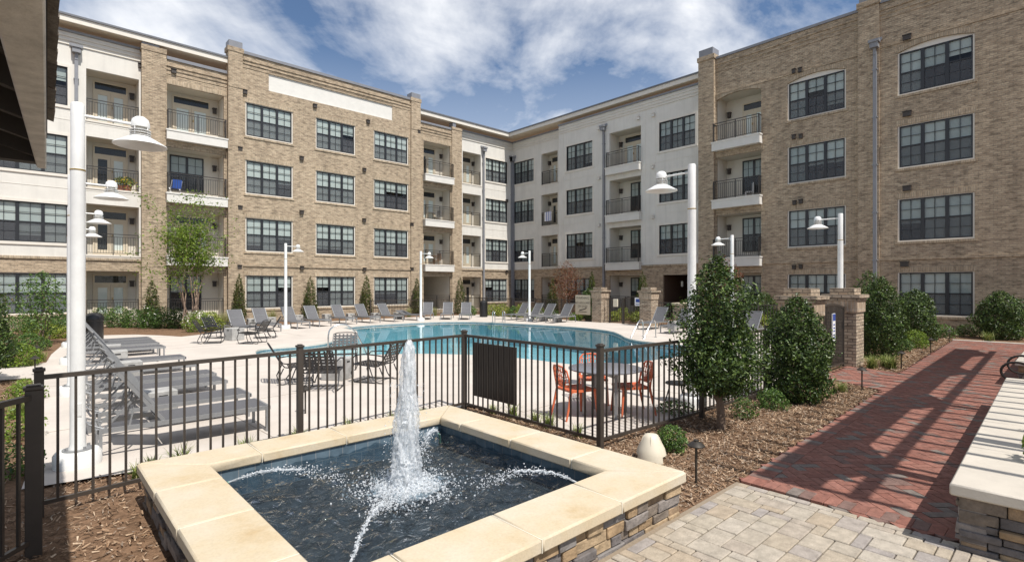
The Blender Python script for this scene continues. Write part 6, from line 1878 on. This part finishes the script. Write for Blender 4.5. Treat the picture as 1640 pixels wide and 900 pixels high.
near = [(1075, 718, .32, .2, 'shrub', 'low round shrub beside the cream garden speaker', 1800, .035), (1237, 652, .34, .24, 'shrub', 'low shrub at the left foot of the broad round holly', 1500, .04), (1192, 667, .34, .2, 'shrub', 'thin low shrub right of the tall holly trunk', 700, .04),
        (1465, 556, .6, .42, 'myrtle', 'bright low shrub in front of the conical holly', 1500, .06), (1443, 560, .42, .35, 'shrub', 'low shrub between the two conical hollies', 900, .06), (1083, 660, .22, .3, 'shrub', 'low dark shrub inside the fence by the tall holly trunk', 700, .045), 
        (1512, 540, .55, .4, 'shrub', 'small loose shrub under the wide ground floor window', 900, .07), (1548, 537, .5, .4, 'holly', 'small dark shrub under the right end of the wide ground floor window', 900, .07), (20, 700, .4, .35, 'myrtle', 'bright leafy perennial inside the dark left fence', 900, .05), (12, 760, .35, .3, 'shrub', 'shaded leafy perennial at the left edge', 700, .05), (40, 640, .4, .3, 'myrtle', 'leafy perennial by the thick gate post', 700, .055)]
for i, (px, py, h, r, lf, l, k, sz) in enumerate(near): shrub(l, (*P(px, py), -.03), h, r, k, lf, sz, 90 + i)
# planting along the far black fence
for i, (px, f, h, r, lf, l) in enumerate(((752, 36.4, .75, .5, 'shrub', 'green shrub behind the end on loungers, left of the slim black bin'), (789, 36.2, .85, .6, 'limeshrub', 'lime shrub just right of the slim black bin'), (806, 35.4, .9, .6, 'limeshrub', 'lime shrub second right of the slim black bin'), (824, 34.6, .75, .5, 'shrub', 'green shrub behind the first of four loungers'),
        (838, 34.0, .95, .55, 'limeshrub', 'lime shrub at the foot of the white post beyond the pool'), (862, 33.4, .8, .5, 'myrtle', 'green shrub behind the second and third of four loungers'), (884, 33.0, .65, .5, 'shrub', 'green shrub behind the third of four loungers'), (922, 31.2, .5, .45, 'myrtle', 'low bright shrub left of the rules sign'), (948, 30.8, .5, .4, 'shrub', 'low shrub right under the rules sign'),
        (998, 31.5, .8, .55, 'limeshrub', 'lime shrub seen through the far arched gate'), (1020, 30.2, .6, .4, 'limeshrub', 'low lime shrub behind the far blue sign'), (982, 30.2, .6, .4, 'limeshrub', 'low lime shrub right of the far pillar with the rules sign'), (1216, 24.0, .8, .5, 'limeshrub', 'lime shrub behind the lounger between the hollies'), (1098, 26.4, 1.4, .7, 'shrub', 'green shrub in front of the dark passage, left of the tall holly'))):
    shrub(l, base_at(px, f), h, r, 900, lf, .10, 120 + i)
# grasses
def make_grass(h, spread, k, m, seed, w0=.009):
    r = np.random.default_rng(seed); b = MB()
    for i in range(k):
        a = r.uniform(0, 6.283); s = spread * r.uniform(.25, 1); hh = h * r.uniform(.6, 1.05)
        p = Vector((r.normal(0, spread * .12), r.normal(0, spread * .12), 0)); d = Vector((math.cos(a), math.sin(a), 0)); sd_ = Vector((-d.y, d.x, 0))
        prev = None
        for j in range(5):
            t_ = j / 4; q = p + d * (s * t_ ** 1.6) + Vector((0, 0, hh * (t_ - .42 * t_ ** 3 * (s / spread)))); wd = w0 * (1 - t_ * .92)
            cur = (q - sd_ * wd, q + sd_ * wd)
            if prev: b.poly([prev[0], prev[1], cur[1], cur[0]])
            prev = cur
    me = b.build('blades', M[m]); data = me.data; bpy.data.objects.remove(me)
    return data
GA = [make_grass(.28, .22, 60, 'grassleaf', s) for s in (1, 2)]
GB = [make_grass(.46, .36, 130, 'grassleaf', s, .011) for s in (3, 4)]
GC = [make_grass(1.15, .6, 260, 'strawgrass', s, .009) for s in (5, 6)]
def tuft(data, loc, label, group, sc=1.0):
    t = thing('grass_tuft', label, 'grass tuft', (loc[0], loc[1], -.03), random.uniform(0, 6), group)
    t.scale = (sc,) * 3
    obj('blades', data, t)
ga = 'small grass tufts along the fence'
for i, (x, y, l) in enumerate(((.85, 6.75, 'grass tuft at the fence foot near the white post footing'), (1.28, 6.9, 'grass tuft between post footing and the fountain corner'), (1.0, 7.0, 'larger grass tuft touching the white post footing'), (1.95, 6.85, 'thin grass tuft behind the left end of the coping'), (2.6, 6.95, 'thin grass tuft behind the second fence post'), (3.3, 6.95, 'grass tuft behind the coping, left of the water column'),
        (4.0, 7.0, 'grass tuft just right of the water column'), (4.55, 7.0, 'bushy grass tuft at the far corner of the coping'), (5.45, 6.35, 'grass tuft under the brown notice board'), (5.5, 5.95, 'taller grass tuft right under the notice board edge'), (5.5, 5.45, 'grass tuft left of the orange chairs behind the fence'), (5.48, 5.15, 'spiky grass tuft behind the fence by the orange chairs'), (5.46, 4.6, 'grass tuft nearest the fence corner post'))):
    tuft(GA[i % 2], (x, y), l, ga, random.uniform(.7, 1.15))
gb = 'striped grass clumps by the pillar'
for i, (px, py, l) in enumerate(((1396, 588, 'pale striped grass clump touching the near gate pillar'), (1428, 589, 'pale striped grass clump by the second path light'), (1348, 626, 'small striped grass clump at the bend of the brick path'), (1418, 585, 'pale grass clump behind the two by the near pillar'), (1582, 546, 'soft green grass clump before the rightmost holly'), (1502, 536, 'soft grass clump beside the far path lights'))):
    tuft(GB[i % 2], P(px, py), l, gb, (1, 1, .62, .9, 1.1, 1.2)[i])
for i, (px, py, l) in enumerate(((48, 586, 'pale grass clump in the left bed'), (66, 577, 'pale grass clump at the left bed edge by the path light'), (36, 628, 'grass clump by the left gate post'), (30, 665, 'grass clump below the left bed light'))): tuft(GB[i % 2], P(px, py), l, 'grass clumps in the left bed', .8)
for i, (px, f, l) in enumerate(((362, 25.5, 'feather grass left of the leftmost far lounger'), (376, 27.0, 'feather grass behind the leftmost far lounger'), (424, 27.6, 'feather grass between the first two far loungers'), (436, 29.0, 'feather grass under the first ground floor window'), (655, 35.0, 'feather grass left of the far white lamp post'), (696, 36.0, 'feather grass right of the far white lamp post'), (352, 24.9, 'feather grass right of the lime shrub'))):
    tuft(GC[i % 2], base_at(px, f), l, 'feather grass clumps', random.uniform(.75, 1.0))
# leafy sprays in the right planter
for i, (x, y, h, l) in enumerate(((6.35, .12, .34, 'green leafy spray spilling over the planter coping at the right edge'), (7.6, .0, .45, 'leafy planter shrub second from the camera'), (9.3, -.05, .5, 'leafy planter shrub third from the camera'))):
    shrub(l, (x, y, .46), h, .22 + .06 * i, 380, 'myrtle', .085, 150 + i, group='planter shrubs')
# things kept on balconies
def balc_pos(px, py, d, dep, L=True):
    s = SX(px, d) if L else SY(px, d)
    return (s, d + dep) if L else (d + dep, s)
t = thing('folding_chair', 'blue and white folding chair on the third floor brick balcony', 'chair', (*balc_pos(285, 300, yB, .6), BF + 2 * FLH + .01), R(-80))
b = MB(); b.bar((-.22, -.24, 0), (.2, -.24, .8), .03, .03); b.bar((-.22, .24, 0), (.2, .24, .8), .03, .03); b.bar((.2, -.24, 0), (-.2, -.24, .45), .03, .03); b.bar((.2, .24, 0), (-.2, .24, .45), .03, .03); b.build('frame', M['signwhite'], t)
b = MB(); b.hexa([(-.2, -.22, .43), (.12, -.22, .4), (.12, .22, .4), (-.2, .22, .43), (-.2, -.22, .45), (.12, -.22, .42), (.12, .22, .42), (-.2, .22, .45)]); b.hexa([(.11, -.22, .42), (.24, -.22, .85), (.24, .22, .85), (.11, .22, .42), (.13, -.22, .42), (.26, -.22, .85), (.26, .22, .85), (.13, .22, .42)]); b.build('cloth', M['bluecloth'], t)
def potted(label, px, py, lvl, d, L=True, fl='petalyellow', dep=.35):
    t = thing('potted_plant', label, 'potted plant', (*balc_pos(px, py, d, dep, L), BF + lvl * FLH + .01))
    b = MB(); b.lathe([(0, 0), (.13, 0), (.19, .3), (.17, .3), (.16, .26), (0, .26)], 18); b.build('pot', M['terracotta'], t, smooth=True)
    C, n = crown_points([(.25, .15), (.45, .34), (.65, .25), (.75, .05)], 500, 77, .4, .3, 4)
    obj('leaves', leafmesh('leaves', C, n, .08, .5, M['shrub']), t)
    C, n = crown_points([(.35, .3), (.6, .3), (.75, .1)], 70, 78, .95, .2, 4)
    obj('flowers', leafmesh('flowers', C, n, .07, .9, M[fl]), t)
potted('yellow flowering pot behind the railing of the third floor cream balcony', 206, 300, 2, yA)
potted('second flowering pot beside the first on the third floor cream balcony', 196, 300, 2, yA, dep=.5)
def cafe(label, px, lvl, d, m, dep=.8):
    t = thing('balcony_table', label, 'table', (*balc_pos(px, 0, d, dep), BF + lvl * FLH + .01), .3)
    b = MB(); b.lathe([(0, .7), (.34, .7), (.34, .73), (0, .73)], 24); b.build('table_top', m, t)
    b = MB(); b.tube([(0, 0, .03), (0, 0, .7)], .03, 8); b.lathe([(0, 0), (.22, 0), (.2, .03), (0, .03)], 16); b.build('pedestal', m, t)
cafe('small pale table on the third floor balcony left of the cream corner', 702, 2, yB, M['alu'])
cafe('brown wooden table on the second floor balcony left of the cream corner', 704, 1, yB, M['teak'])
def bchair(label, loc, rz, m):
    t = thing('balcony_chair', label, 'chair', loc, rz)
    b = MB(); b.box(-.2, .2, -.2, .2, .42, .45); b.build('seat', m, t)
    b = MB()
    for i in range(4): b.box(-.2, -.17, -.2 + i * .11, -.14 + i * .11, .45, .9)
    b.box(-.205, -.165, -.21, .2, .9, .94); b.build('backrest', m, t)
    for x in (-.18, .18):
        for y in (-.18, .18):
            b = MB(); b.box(x - .02, x + .02, y - .02, y + .02, 0, .42); b.build('leg', m, t)
bchair('pale chair by the small table on the third floor balcony', (*balc_pos(712, 0, yB, .9), BF + 2 * FLH + .01), R(200), M['alu'])
bchair('brown wooden chair by the table on the second floor balcony', (*balc_pos(712, 0, yB, .9), BF + FLH + .01), R(200), M['teak'])
bchair('white chair on the shaded second highest arched bay balcony', (*balc_pos(1190, 0, xH, .8, False), BF + 2 * FLH + .01), R(120), M['signwhite'])
t = thing('towel', 'white and blue striped towel hanging on the cream corner balcony railing', 'towel', (xF + .03, SY(877, xF), BF + FLH * 2))
b = MB(); b.box(-.02, .01, -.4, .35, .35, 1.09); b.build('cloth', M['whitecloth'], t)
b = MB()
for y in (-.3, -.1, .1): b.box(-.024, -.0205, y, y + .07, .35, 1.09)
b.build('stripes', M['bluecloth'], t)
